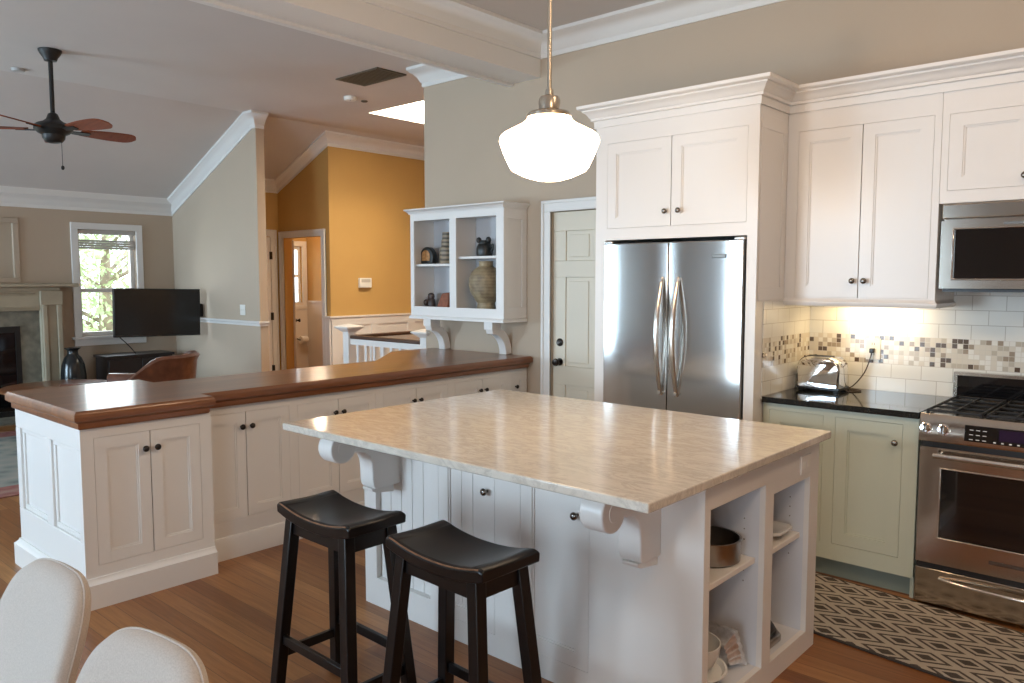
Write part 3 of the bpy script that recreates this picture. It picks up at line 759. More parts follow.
mb.loft([[(0.001, -0.39 - o_, UZ1 + dz) for o_, dz in CROWN_CAB], [(0.0915, -0.39 - o_, UZ1 + dz) for o_, dz in CROWN_CAB]])
mb.build('crown_moulding', M['white'], uc)
mb = MB(); mb.sweep([(-0.02, 0.03), (-0.02, -0.012), (0.004, -0.012), (0.012, 0.0), (0.012, 0.012), (0.004, 0.018), (0.0, 0.030)], [(0.002, -0.39, 1.412), (0.765, -0.39, 1.412), (0.765, -0.02, 1.412)], 1); mb.build('light_rail', M['white'], uc)
for a, b, ku in ((uop[0], 0.396, 0.372), (0.398, uop[1], 0.431)):
    dr = shaker(UF, a, b, uop[2], uop[3], uc, M['white'], stile=0.06); knob(UF, ku, 1.536, dr, M['pewter'])
mb = MB(); mb.box(0.16, 0.60, -0.16, -0.12, 1.413, 1.434); mb.build('light_bar', M['warm_diffuser'], uc)
area('under_cabinet_lamp', (0.38, -0.14, 1.408), (0, 0.35, -1), 0.42, 0.05, 2.3, (1.0, 0.74, 0.40))

mc = thing('wall_cabinet', (1.15, -0.2, 1.91), 'short white wall cabinet directly above the microwave', 'cabinet', 'white wall cabinets')
mb = MB(); mop = (0.798, 1.50, 1.972, 2.338)
for c in cells((0.767, 1.53, 1.912, UZ1), [mop]): UF.box(mb, c[0], c[1], -0.022, 0, c[2], c[3])
mb.box(0.767, 0.785, -0.368, -0.004, 1.912, UZ1); mb.box(1.512, 1.53, -0.368, -0.004, 1.912, UZ1); mb.box(0.785, 1.512, -0.368, -0.004, 1.915, 1.93); mb.box(0.785, 1.512, -0.03, -0.004, 1.912, UZ1); mb.box(0.767, 1.53, -0.39, -0.004, UZ1, UZ1 + 0.02)
mb.build('body', M['white'], mc)
mb = MB(); mb.box(0.79, 1.51, -0.36, -0.04, 1.935, 2.42); mb.build('gap_shade_block', M['gap_shade'], mc)
mb = MB(); mb.sweep(CROWN_CAB, [(0.766, -0.39, UZ1), (1.53, -0.39, UZ1)], 1); mb.build('crown_moulding', M['white'], mc)
for a, b, ku in ((mop[0], 1.148, 1.12), (1.150, mop[1], 1.178)):
    dr = shaker(UF, a, b, mop[2], mop[3], mc, M['white'], stile=0.06); knob(UF, ku, 2.02, dr, M['pewter'])

# ------------------------------------------------------------------ microwave
MF = Face('Y-', -0.42)
mw = thing('microwave', (1.165, -0.2, 1.488), 'stainless over-range microwave with dark window under the short cabinet', 'microwave')
mb = MB(); mb.box(0.788, 1.544, -0.385, -0.012, 1.497, 1.905); mb.build('body', M['steel'], mw, 0.003)
mb = MB(); MF.box(mb, 0.788, 1.544, -0.034, 0.0, 1.834, 1.906); mb.build('vent_panel', M['steel'], mw, 0.006)
mb = MB(); wr = (0.846, 1.30, 1.548, 1.782)
for c in cells((0.788, 1.35, 1.500, 1.826), [wr]): MF.box(mb, c[0], c[1], -0.032, 0.002, c[2], c[3])
dd = mb.build('door', M['steel'], mw)
mb = MB(); MF.box(mb, wr[0], wr[1], -0.03, -0.010, wr[2], wr[3]); mb.build('window', M['black_glass'], dd)
mb = MB()
for c in cells((wr[0] - 0.008, wr[1] + 0.008, wr[2] - 0.008, wr[3] + 0.008), [wr]): MF.box(mb, c[0], c[1], 0, 0.006, c[2], c[3])
mb.build('window_trim', M['chrome'], dd, 0.003)
mb = MB(); mb.tube([(1.32, -0.42, 1.54), (1.32, -0.465, 1.56), (1.32, -0.465, 1.77), (1.32, -0.42, 1.79)], 0.011, 10); mb.build('handle', M['steel_smooth'], dd)
mb = MB(); MF.box(mb, 1.354, 1.544, -0.03, 0.0, 1.500, 1.826); mb.build('control_panel', M['black_glass'], mw, 0.003)
mb = MB(); MF.box(mb, 1.05, 1.13, 0.001, 0.004, 1.800, 1.810); mb.build('badge', M['pewter'], dd)
mb = MB(); mb.box(0.80, 1.53, -0.40, -0.05, 1.484, 1.497); mb.build('bottom_grille', M['black_plastic'], mw)

# ------------------------------------------------------------------ backsplash
mb = MB(); mb.box(0.006, 2.4, -0.006, -0.0005, 0.90, 1.60)
mb.box(0.0005, 0.006, -0.655, -0.0005, 0.90, 1.424)
struct(mb.build('wall_backsplash', M['tile']))

# ------------------------------------------------------------------ green base cabinet and black counter
GF = Face('Y-', -0.635)
gc = thing('base_cabinet', (0.39, -0.33, 0), 'sage green double-door base cabinet under the black granite counter', 'cabinet')
mb = MB(); gops = [(0.042, 0.330, 0.19, 0.848), (0.390, 0.710, 0.19, 0.848)]
for c in cells((0.008, 0.780, 0.105, 0.885), gops): GF.box(mb, c[0], c[1], -0.022, 0, c[2], c[3])
mb.box(0.008, 0.026, -0.613, -0.01, 0.105, 0.885); mb.box(0.762, 0.780, -0.613, -0.01, 0.0, 0.885); mb.box(0.026, 0.762, -0.613, -0.01, 0.105, 0.125)
mb.build('body', M['sage'], gc)
mb = MB(); mb.box(0.03, 0.755, -0.608, -0.05, 0.13, 0.87); mb.build('gap_shade_block', M['gap_shade'], gc)
mb = MB(); mb.box(0.010, 0.778, -0.575, -0.555, 0, 0.105); mb.build('toe_kick', M['sage_dark'], gc)
for i, h in enumerate(gops):
    dr = shaker(GF, *h, gc, M['sage'], stile=0.06)
    knob(GF, h[1] - 0.030 if i else h[0] + 0.03, 0.757, dr, M['pewter'])
mb = MB(); mb.box(0.008, 0.784, -0.66, -0.008, 0.886, 0.917)
o = mb.build('granite_countertop', M['granite'], None, 0.003, origin=(0.39, -0.33, 0.886)); tag(o, 'polished black granite countertop holding the chrome toaster', 'countertop')

# ------------------------------------------------------------------ range
RF = Face('Y-', -0.68)
rg = thing('range', (1.175, -0.35, 0), 'stainless steel gas range with black cooktop right of the green cabinet', 'stove')
RX0, RX1 = 0.797, 1.553
mb = MB(); mb.box(RX0, RX1, -0.645, -0.03, 0.012, 0.905); mb.build('body', mat('range_case', (0.06, 0.06, 0.062), 0.4, 0.6), rg)
# sloped control fascia
mb = MB(); mb.prism([(-0.645, 0.796), (-0.705, 0.796), (-0.708, 0.805), (-0.690, 0.915), (-0.683, 0.923), (-0.645, 0.923)], 'x', RX0, RX1); fas = mb.build('control_fascia', M['steel'], rg, 0.003)
nv = Vector((0, -0.99, 0.16)).normalized()
for u, z in ((0.826, 0.856), (0.900, 0.856), (1.452, 0.856), (1.523, 0.856)):
    mb = MB(); mb.lathe([(0.027, 0), (0.027, 0.005), (0.021, 0.007), (0.021, 0.024), (0.018, 0.029), (0, 0.030)], (u, -0.699, z), nv, 22)
    k_ = mb.build('knob', M['chrome'], rg)
    mb = MB(); mb.bar(Vector((u, -0.699, z)) + nv * 0.028 - Vector((0, 0, 0.016)), Vector((u, -0.699, z)) + nv * 0.030 + Vector((0, 0, 0.017)), 0.007, 0.012, nv); mb.build('knob_grip', M['pewter'], k_)
def fasc(u0, u1, z0, z1, d0, d1, mb):
    def pt(u, z, d): y = -0.708 + (z - 0.805) / 0.11 * 0.018; return Vector((u, y, z)) + nv * d
    mb.hexa([pt(u0, z0, d0), pt(u1, z0, d0), pt(u1, z0, d1), pt(u0, z0, d1)], [pt(u0, z1, d0), pt(u1, z1, d0), pt(u1, z1, d1), pt(u0, z1, d1)])
mb = MB(); fasc(0.985, 1.37, 0.818, 0.890, -0.002, 0.004, mb); dp = mb.build('display', M['black_glass'], rg, 0.002)
mb = MB(); fasc(1.12, 1.26, 0.835, 0.882, 0.003, 0.0046, mb); mb.build('lit_screen', mat('display_violet', (0.012, 0.006, 0.018), 0.1, emit=(0.16, 0.06, 0.22), estr=0.05), dp)
mb = MB()
for i in range(3):
    for j in range(3): fasc(1.005 + i * 0.026, 1.020 + i * 0.026, 0.826 + j * 0.021, 0.829 + j * 0.021, 0.003, 0.0046, mb)
for i in range(5): fasc(1.10 + i * 0.030, 1.110 + i * 0.030, 0.823, 0.828, 0.003, 0.0046, mb)
mb.build('key_marks', M['outlet'], dp)
# oven door
mb = MB(); ow = (0.893, 1.457, 0.345, 0.668)
for c in cells((RX0 + 0.002, RX1 - 0.002, 0.216, 0.766), [ow]): RF.box(mb, c[0], c[1], -0.034, 0.0, c[2], c[3])
od = mb.build('oven_door', M['steel'], rg)
mb = MB(); RF.box(mb, ow[0], ow[1], -0.03, -0.006, ow[2], ow[3]); mb.build('oven_window', M['black_glass'], od)
mb = MB()
for c in cells((ow[0] - 0.007, ow[1] + 0.007, ow[2] - 0.007, ow[3] + 0.007), [ow]): RF.box(mb, c[0], c[1], 0, 0.005, c[2], c[3])
mb.build('window_trim', M['steel_smooth'], od, 0.002)
def long_handle(z, rise, m, par, bow):
    mb = MB(); path = []
    for k in range(17):
        s_ = k / 16; path.append((0.868 + s_ * 0.614, -0.712 - 0.018 - bow * math.sin(math.pi * s_), z + rise * math.sin(math.pi * s_)))
    mb.tube(path, 0.013, 12)
    for u in (0.885, 1.465): mb.tube([(u, -0.678, z), (u, -0.735, z)], 0.009, 10)
    mb.build('handle', m, par)
long_handle(0.738, 0.0, M['steel_smooth'], od, 0.006)
mb = MB(); RF.box(mb, 1.10, 1.25, 0.0, 0.003, 0.268, 0.284); mb.build('badge', M['pewter'], od)
mb = MB(); RF.box(mb, RX0 + 0.002, RX1 - 0.002, -0.034, 0.0, 0.022, 0.188); dw = mb.build('warming_drawer', M['steel'], rg, 0.003)
mb = MB(); path = []
for k in range(17):
    s_ = k / 16; path.append((0.905 + s_ * 0.54, -0.684 - 0.045 * math.sin(math.pi * s_) ** 0.7, 0.150 + 0.0 * s_))
mb.tube(path, 0.010, 12); mb.build('handle', M['steel_smooth'], dw)
for za, zb in ((0.188, 0.216), (0.766, 0.797)):
    mb = MB(); RF.box(mb, RX0 + 0.004, RX1 - 0.004, -0.036, -0.013, za, zb); mb.build('vent_gap', M['black_plastic'], rg)
# cooktop, burners, grates, backguard
mb = MB(); mb.box(RX0, RX1, -0.680, -0.085, 0.905, 0.922); mb.build('cooktop', mat('cooktop_enamel', (0.018, 0.018, 0.019), 0.22), rg, 0.003)
for u, y in ((0.985, -0.52), (0.985, -0.24), (1.365, -0.52), (1.365, -0.24), (1.175, -0.38)):
    mb = MB(); mb.lathe([(0.055, 0), (0.055, 0.003), (0.040, 0.004), (0.040, 0.007), (0.034, 0.0078), (0, 0.008)], (u, y, 0.922), (0, 0, 1), 24); mb.build('burner', M['cast_iron'], rg)
for x0, x1 in ((0.815, 1.045), (1.060, 1.290), (1.305, 1.535)):
    mb = MB()
    for y in (-0.655, -0.515, -0.38, -0.245, -0.105): mb.box(x0, x1, y - 0.005, y + 0.005, 0.930, 0.941)
    for x in (x0 + 0.006, (x0 + x1) / 2, x1 - 0.006): mb.box(x - 0.005, x + 0.005, -0.660, -0.100, 0.930, 0.941)
    for x in (x0 + 0.006, x1 - 0.006):
        for y in (-0.655, -0.105): mb.box(x - 0.007, x + 0.007, y - 0.007, y + 0.007, 0.922, 0.932)
    mb.build('grate', M['cast_iron'], rg, 0.003)
mb = MB()
for c in cells((RX0, RX1, 0.905, 1.062), [(RX0 + 0.018, RX1 - 0.018, 0.935, 1.046)]): mb.box(c[0], c[1], -0.085, -0.03, c[2], c[3])
bgd = mb.build('backguard', M['steel'], rg)
mb = MB(); mb.box(RX0 + 0.018, RX1 - 0.018, -0.080, -0.035, 0.935, 1.046); mb.build('backguard_glass', M['black_glass'], bgd)

# ------------------------------------------------------------------ toaster and outlet
tx, ty = 0.160, -0.20
to = thing('toaster', (tx, ty, 0.917), 'shiny chrome toaster with black ends on the black granite counter', 'toaster')
def rr_profile(hw, h, rad, z0):
    pts = [(-hw * 0.96, z0), (hw * 0.96, z0)]
    for k in range(9): a = math.pi / 2 * k / 8; pts.append((hw - rad + rad * math.cos(a), z0 + h - rad + rad * math.sin(a)))
    for k in range(9): a = math.pi / 2 + math.pi / 2 * k / 8; pts.append((-hw + rad + rad * math.cos(a), z0 + h - rad + rad * math.sin(a)))
    return pts
mb = MB(); rings = []
for y_, s_ in ((-0.080, 0.90), (-0.074, 0.965), (-0.062, 1.0), (0.062, 1.0), (0.074, 0.965), (0.080, 0.90)):
    rings.append([(tx + p[0] * s_, ty + y_, 0.942 + (p[1] - 0.942) * s_) for p in rr_profile(0.120, 0.168, 0.066, 0.942)])
mb.loft(rings); shell = mb.build('shell', M['chrome'], to)
mb = MB()
for y_ in (-0.028, 0.028): mb.box(tx - 0.05, tx + 0.05, ty + y_ - 0.012, ty + y_ + 0.012, 1.104, 1.1125)
mb.build('slot', M['black_plastic'], to)
mb = MB(); rings = []
for y_ in (-0.052, 0.052):
    ring = []
    for k in range(9): a = R(90 + 80 * k / 8); ring.append((tx - 0.054 + 0.071 * math.cos(a), ty + y_, 1.044 + 0.071 * math.sin(a)))
    ring += [(tx - 0.126, ty + y_, 0.96), (tx - 0.116, ty + y_, 0.96), (tx - 0.116, ty + y_, 1.04), (tx - 0.05, ty + y_, 1.10)]
    rings.append(ring)
mb.loft(rings); mb.build('end_panel', M['black_plastic'], to, 0.002)
mb = MB(); mb.box(tx - 0.142, tx - 0.125, ty - 0.02, ty + 0.02, 1.03, 1.045); mb.build('lever', M['black_plastic'], to, 0.003)
mb = MB(); mb.box(tx - 0.118, tx + 0.122, ty - 0.080, ty + 0.080, 0.926, 0.944)
for a in (-0.095, 0.10):
    for b in (-0.06, 0.06): mb.box(tx + a - 0.015, tx + a + 0.015, ty + b - 0.012, ty + b + 0.012, 0.917, 0.928)
mb.build('base', M['black_plastic'], to, 0.004)
from mathutils.geometry import interpolate_bezier
def smooth_path(ps, k=10):
    ps = [Vector(p) for p in ps]; out = []
    for i in range(len(ps) - 1):
        t0 = (ps[min(i + 1, len(ps) - 1)] - ps[max(i - 1, 0)]) / 6; t1 = (ps[min(i + 2, len(ps) - 1)] - ps[i]) / 6
        seg = interpolate_bezier(ps[i], ps[i] + t0, ps[i + 1] - t1, ps[i + 1], k)
        out += seg if i == 0 else seg[1:]
    return out
mb = MB(); mb.tube(smooth_path([(tx + 0.118, ty + 0.03, 0.934), (0.30, -0.19, 0.921), (0.345, -0.12, 0.921), (0.29, -0.07, 0.921), (0.235, -0.09, 0.922), (0.28, -0.07, 0.935), (0.335, -0.05, 1.01), (0.362, -0.04, 1.09), (0.370, -0.035, 1.138)]), 0.0035, 8)
cd = mb.build('cord', mat('brown_cord', (0.05, 0.03, 0.02), 0.5), to)
mb = MB(); mb.box(0.358, 0.382, -0.045, -0.0125, 1.130, 1.156); mb.build('plug', M['black_plastic'], cd, 0.004)
ou = thing('wall_outlet', (0.352, -0.008, 1.09), 'cream wall outlet plate in the tile where the toaster is plugged in', 'outlet')
mb = MB(); mb.box(0.331, 0.409, -0.012, -0.0065, 1.090, 1.212); mb.build('cover_plate', M['outlet'], ou, 0.002)
for z in (1.122, 1.180):
    mb = MB(); mb.box(0.355, 0.385, -0.0130, -0.0115, z - 0.014, z + 0.014); s_ = mb.build('socket', M['outlet'], ou, 0.002)
    mb = MB()
    for x in (0.364, 0.376): mb.box(x - 0.0015, x + 0.0015, -0.0134, -0.0128, z - 0.006, z + 0.006)
    mb.build('slot', M['black_plastic'], s_)

# ------------------------------------------------------------------ kitchen runner
rn = MB(); L2, W2 = 1.0, 0.325
pts = []
rn.box(-L2, L2, -W2, W2, 0.0, 0.011)
o = rn.build('kitchen_rug', M['runner'], None, 0.003, origin=(0, 0, 0)); o.location = (1.15, -1.045, 0.0); o.rotation_euler = (0, 0, R(-6.5))
tag(o, 'grey and cream runner rug with diamond pattern in front of the range', 'rug')
mb = MB(); mb.box(-L2 - 0.004, L2 + 0.004, -W2 - 0.012, -W2, 0, 0.010); mb.box(-L2 - 0.004, L2 + 0.004, W2, W2 + 0.012, 0, 0.010); b_ = mb.build('binding', mat('rug_binding', (0.05, 0.042, 0.038), 0.95), o, 0.003)

# ------------------------------------------------------------------ island
isl = thing('kitchen_island', (-0.29, -1.9, 0), 'white kitchen island with scroll corbels, doors and open end shelves', 'kitchen island')
IF = Face('Y-', -2.40); IR = Face('X+', 0.60)
IX0, IX1, IY0, IY1, IZ = -1.18, 0.60, -2.40, -1.417, 0.888
mb = MB()
fops = [(-1.095, -0.72, 0.135, 0.80), (-0.665, -0.331, 0.093, 0.855), (-0.195, 0.140, 0.093, 0.855)]
for c in cells((IX0, IX1, 0.0, IZ), fops): IF.box(mb, c[0], c[1], -0.035, 0, c[2], c[3])
bops = [(-2.36, -1.935, 0.092, 0.792), (-1.862, -1.508, 0.086, 0.742)]
for c in cells((IY0 + 0.035, IY1, 0.0, IZ), bops): IR.box(mb, c[0], c[1], -0.022, 0, c[2], c[3])
mb.box(IX0, IX0 + 0.02, IY0 + 0.035, IY1, 0, IZ); mb.box(IX0 + 0.02, 0.578, IY1 - 0.02, IY1, 0, IZ)
mb.box(IX0 + 0.02, 0.578, IY0 + 0.035, IY1 - 0.02, IZ - 0.018, IZ)
mb.build('body', M['white'], isl)
mb = MB()      # beadboard in the recessed bay
h = fops[0]; k = 5; wd = (h[1] - h[0]) / k
for i in range(k): IF.box(mb, h[0] + i * wd + 0.002, h[0] + (i + 1) * wd - 0.002, -0.05, -0.030, h[2], h[3])
IF.box(mb, h[0], h[1], -0.06, -0.036, h[2], h[3]); mb.build('beadboard_panel', M['white'], isl)
mb = MB()
for h in fops[1:]: IF.box(mb, h[0] - 0.005, h[1] + 0.005, -0.08, -0.036, h[2] - 0.005, h[3] + 0.005)
mb.build('gap_shade_block', M['gap_shade'], isl)
dr = shaker(IF, *fops[1], isl, M['white'], stile=0.058, bead=0.075); knob(IF, -0.373, 0.686, dr, M['pewter'])
dr = shaker(IF, *fops[2], isl, M['white'], stile=0.058); knob(IF, 0.085, 0.680, dr, M['pewter'])
# open bays with shelves
for h, zs in ((bops[0], 0.510), (bops[1], 0.502)):
    mb = MB(); y0, y1, z0, z1 = h
    mb.box(0.20, 0.215, y0 - 0.03, y1 + 0.03, z0 - 0.02, z1 + 0.05); mb.box(0.215, 0.578, y0 - 0.015, y0, z0 - 0.02, z1 + 0.05); mb.box(0.215, 0.578, y1, y1 + 0.015, z0 - 0.02, z1 + 0.05)
    mb.box(0.215, 0.578, y0, y1, z0 - 0.02, z0); mb.box(0.215, 0.578, y0, y1, z1 + 0.02, z1 + 0.05)
    mb.build('bay', M['inner_white'], isl)
    mb = MB(); mb.box(0.216, 0.566, y0 + 0.002, y1 - 0.002, zs - 0.022, zs); mb.build('shelf', M['white'], isl, 0.003)
    mb = MB()
    for z in (zs - 0.10, zs - 0.06, zs + 0.06, zs + 0.10, zs + 0.14): mb.lathe([(0.003, 0), (0.003, 0.0015), (0, 0.0015)], (0.52, y1 + 0.0002, z), (0, -1, 0), 8)
    mb.build('peg_hole', M['gap_shade'], isl)  # dark discs, shade of the holes put into the colour
# corbels
def corbel(x0, x1):
    pts = [(-0.034 if x0 < 0 else 0, 0.888), (0.29, 0.888)]
    cy, cz, r = 0.282, 0.822, 0.066
    for k in range(15):
        a = R(80 - 17 * k); pts.append((cy + r * math.cos(a), cz + r * math.sin(a)))
    pts += [(0.212, 0.792), (0.192, 0.792), (0.165, 0.782), (0.142, 0.762), (0.130, 0.73), (0.128, 0.69), (0.127, 0.65), (0.122, 0.625), (0.112, 0.612), (-0.034 if x0 < 0 else 0, 0.612)]
    mb = MB(); mb.prism([(-2.40 - a, b) for a, b in pts], 'x', x0, x1)
    c = mb.build('corbel', M['white'], isl, 0.006, 3)
    mb = MB(); mb.prism([(-2.40, 0.612), (-2.525, 0.612), (-2.522, 0.600), (-2.50, 0.590), (-2.40, 0.578)], 'x', x0 + 0.012, x1 - 0.012); mb.build('corbel_foot', M['white'], c, 0.003)
    mb = MB()
    for u0, u1 in ((x0 - 0.002, x0 + 0.003), (x1 - 0.003, x1 + 0.002)):
        mb = MB(); mb.lathe([(0.030, 0), (0.030, u1 - u0), (0, u1 - u0)], (u0, -2.40 - cy, cz), (1, 0, 0), 24); mb.build('scroll_eye', M['white'], c, 0.001)
corbel(-1.045, -0.950); corbel(0.350, 0.440)
mb = MB(); mb.box(0.6005, 0.606, -1.618, -1.515, 0.768, 0.842); op_ = mb.build('outlet_plate', M['white'], isl, 0.002)
for y in (-1.592, -1.541):
    mb = MB(); mb.box(0.606, 0.6072, y - 0.014, y + 0.014, 0.790, 0.820); mb.build('socket', M['outlet'], op_, 0.001)
# marble top
mb = MB(); mb.box(-1.215, 0.642, -2.812, -1.400, 0.889, 0.920)
o = mb.build('marble_top', M['marble'], None, 0.005, 3, origin=(-0.29, -2.1, 0.889)); tag(o, 'large pale veined marble slab on top of the white island', 'countertop')

# things on the island shelves
def lathe_thing(name, prof, loc, m, label, cat, seg=40, group=None):
    o = MB().lathe(prof, loc, (0, 0, 1), seg).build(name, m, None, origin=loc); tag(o, label, cat, group); return o
p = lathe_thing('saucepan', [(0.0, 0.0), (0.104, 0.0), (0.112, 0.006), (0.113, 0.078), (0.116, 0.083), (0.116, 0.086), (0.109, 0.086), (0.109, 0.010), (0, 0.008)], (0.440, -2.055, 0.5105), M['steel_pot'], 'brushed steel pot on the upper shelf of the wider island bay', 'pot')
mb = MB(); mb.tube(smooth_path([(0.345, -2.00, 0.565), (0.318, -1.985, 0.57), (0.305, -2.02, 0.57), (0.328, -2.05, 0.565)], 6), 0.005, 8); mb.build('loop_handle', M['steel_pot'], p)
lathe_thing('mixing_bowl', [(0, 0), (0.055, 0), (0.06, 0.006), (0.085, 0.03), (0.103, 0.07), (0.107, 0.105), (0.103, 0.105), (0.098, 0.07), (0.08, 0.035), (0, 0.012)], (0.455, -2.215, 0.150), M['porcelain'], 'white bowl stacked in the patterned blue bowl in the island bay', 'bowl')
o = lathe_thing('serving_bowl', [(0, 0), (0.06, 0), (0.065, 0.008), (0.10, 0.03), (0.125, 0.062), (0.121, 0.064), (0.096, 0.036), (0.06, 0.014), (0, 0.012)], (0.455, -2.205, 0.1385 - 0.045), M['blue_bowl'], 'dark blue bowl with white rim at the bottom of the island bay', 'bowl')
mb = MB(); mb.lathe([(0.112, 0.047), (0.127, 0.060), (0.127, 0.066), (0.119, 0.066), (0.108, 0.052)], (0.455, -2.205, 0.0935), (0, 0, 1), 40); mb.build('rim', M['porcelain'], o)
# foil roasting tray leaning on the bay side
mb = MB()
def tray(mb, w0, l0, w1, l1, h, fl):
    def ring(a, b, z, nn=9):
        out = []
        for i in range(4 * nn):
            q = i // nn; s_ = (i % nn) / nn
            c = [(-a, -b), (a, -b), (a, b), (-a, b)]; p0 = c[q]; p1 = c[(q + 1) % 4]; wob = 0.003 * (1 if i % 2 else -1)
            out.append(Vector((p0[0] + (p1[0] - p0[0]) * s_ + (wob if q % 2 else 0), p0[1] + (p1[1] - p0[1]) * s_ + (wob if q % 2 == 0 else 0), z)))
        return out
    rings = [ring(w0 * .96, l0 * .96, 0.004), ring(w0, l0, 0), ring(w1, l1, h), ring(w1 + fl, l1 + fl, h + 0.002), ring(w1 + fl, l1 + fl, h + 0.005), ring(w1, l1, h + 0.004), ring(w0 * .97, l0 * .97, 0.006)]
    Mx = Matrix.Translation((0.42, -2.03, 0.172)) @ Matrix.Rotation(R(-62), 4, 'X') @ Matrix.Translation((0, 0, -0.03))
    mb.loft([[Mx @ p for p in r] for r in rings])
tray(mb, 0.10, 0.055, 0.125, 0.085, 0.05, 0.012)
o = mb.build('foil_tray', M['foil'], None, origin=(0.42, -2.0, 0.094)); tag(o, 'crinkled silver foil tray leaning behind the bowls in the island bay', 'tray')
# narrow bay: white dish and tongs on the shelf, small griddle below
mb = MB(); mb.loft([[(0.455 + a * s_, -1.635 + b * s_, z) for a, b in ((-0.08, -0.075), (0.085, -0.075), (0.105, -0.05), (0.105, 0.06), (0.085, 0.085), (-0.08, 0.085))] for s_, z in ((0.82, 0.520), (0.98, 0.527), (1.0, 0.540), (0.97, 0.540), (0.80, 0.533))])
wd_ = mb.build('serving_dish', M['porcelain'], None, 0.002, origin=(0.455, -1.635, 0.503)); tag(wd_, 'white dish on a wire stand on the narrow island bay shelf', 'dish')
mb = MB()
for a in (-0.05, 0.06): mb.tube([(0.455 + a, -1.69, 0.506), (0.455 + a, -1.68, 0.520), (0.455 + a, -1.59, 0.520), (0.455 + a, -1.58, 0.506)], 0.004, 8)
mb.build('wire_stand', M['steel_pot'], wd_)
gx, gy = 0.450, -1.715
gd = thing('griddle_press', (gx, gy, 0.087), 'small dark lidded griddle with steel base at the bottom of the narrow island bay', 'appliance')
mb = MB(); mb.loft([[(gx + a * s_, gy + b * s_, z) for a, b in ((-0.11, -0.075), (0.08, -0.085), (0.112, -0.05), (0.112, 0.05), (0.08, 0.085), (-0.11, 0.075))] for s_, z in ((0.95, 0.087), (1, 0.095), (1, 0.116), (0.97, 0.122))]); mb.build('base', M['steel_pot'], gd, 0.003)
mb = MB(); mb.loft([[(gx + a * s_, gy + b * s_, z) for a, b in ((-0.10, -0.065), (0.07, -0.07), (0.095, -0.04), (0.095, 0.04), (0.07, 0.07), (-0.10, 0.065))] for s_, z in ((1, 0.122), (1, 0.140), (0.9, 0.158), (0.6, 0.168))]); mb.build('lid', M['black_plastic'], gd, 0.003)

# ------------------------------------------------------------------ bar stools
def stool(label):
    t = thing('bar_stool', (0, 0, 0), label, 'stool', 'black saddle-seat bar stools')
    L, Wd, zt = 0.225, 0.122, 0.700
    mb = MB(); rings = []
    for i in range(25):
        s_ = -1 + 2 * i / 24; x = s_ * L
        sag = 0.032 * (abs(s_) ** 2.2); er = 0.012 * max(0, (abs(s_) - 0.86) / 0.14) ** 2
        zt_ = zt + sag - er; zb = 0.655 + 0.030 * abs(s_) ** 2.2
        rings.append([(x, y, z) for y, z in ((-Wd, zb), (Wd, zb), (Wd + 0.002, zt_ - 0.008), (Wd - 0.008, zt_), (0, zt_ - 0.004), (-Wd + 0.008, zt_), (-Wd - 0.002, zt_ - 0.008))])
    mb.loft(rings); st = mb.build('seat', M['stool_black'], t, 0.004)
    mb = MB()
    mb.tube([(-1 * L + 2 * L * i / 24, -Wd + 0.0015, zt + 0.032 * abs(-1 + 2 * i / 24) ** 2.2 - 0.0055 - 0.012 * max(0, (abs(-1 + 2 * i / 24) - 0.86) / 0.14) ** 2) for i in range(1, 24)], 0.0028, 6)
    mb.build('worn_edge', M['stool_wear'], st)
    tops = {}; 
    for sx_ in (-1, 1):
        for sy_ in (-1, 1):
            a = Vector((sx_ * 0.165, sy_ * 0.090, 0.672)); b_ = Vector((sx_ * 0.232, sy_ * 0.135, 0.0))
            mb = MB(); tops[(sx_, sy_)] = (a, b_)
            d_ = (b_ - a); hw = 0.021
            mb.hexa([b_ + Vector((i, j, 0)) for i, j in ((-hw, -hw), (hw, -hw), (hw, hw), (-hw, hw))], [a + Vector((i, j, 0)) for i, j in ((-hw, -hw), (hw, -hw), (hw, hw), (-hw, hw))])
            mb.build('leg', M['stool_black'], t, 0.003)
    def at(k, z): a, b_ = tops[k]; return a.lerp(b_, (a.z - z) / (a.z - b_.z))
    for sy_ in (-1, 1):
        mb = MB(); mb.bar(at((-1, sy_), 0.640), at((1, sy_), 0.640), 0.020, 0.055); mb.build('apron', M['stool_black'], t)
        mb = MB(); mb.bar(at((-1, sy_), 0.205), at((1, sy_), 0.205), 0.018, 0.034); mb.build('stretcher', M['stool_black'], t, 0.002)
    for sx_ in (-1, 1):
        mb = MB(); mb.bar(at((sx_, -1), 0.640), at((sx_, 1), 0.640), 0.020, 0.055); mb.build('apron', M['stool_black'], t)
        mb = MB(); mb.bar(at((sx_, -1), 0.145), at((sx_, 1), 0.145), 0.018, 0.034); mb.build('stretcher', M['stool_black'], t, 0.002)
    return t
def dup(root, loc, rotz, label):
    r = root.copy(); COL.objects.link(r); r.location = loc; r.rotation_euler = (0, 0, rotz); r['label'] = label
    for ch in list(root.children):
        c = ch.copy(); COL.objects.link(c); c.parent = r
        for g_ in list(ch.children):
            d_ = g_.copy(); COL.objects.link(d_); d_.parent = c
    return r
s1 = stool('black bar stool farther from the camera, nearer the wooden peninsula')
s2 = dup(s1, (0.068, -2.985, 0), R(-2), 'black bar stool with worn front edge nearer the open island shelves')
s1.location = (-0.535, -3.005, 0); s1.rotation_euler = (0, 0, R(-1))

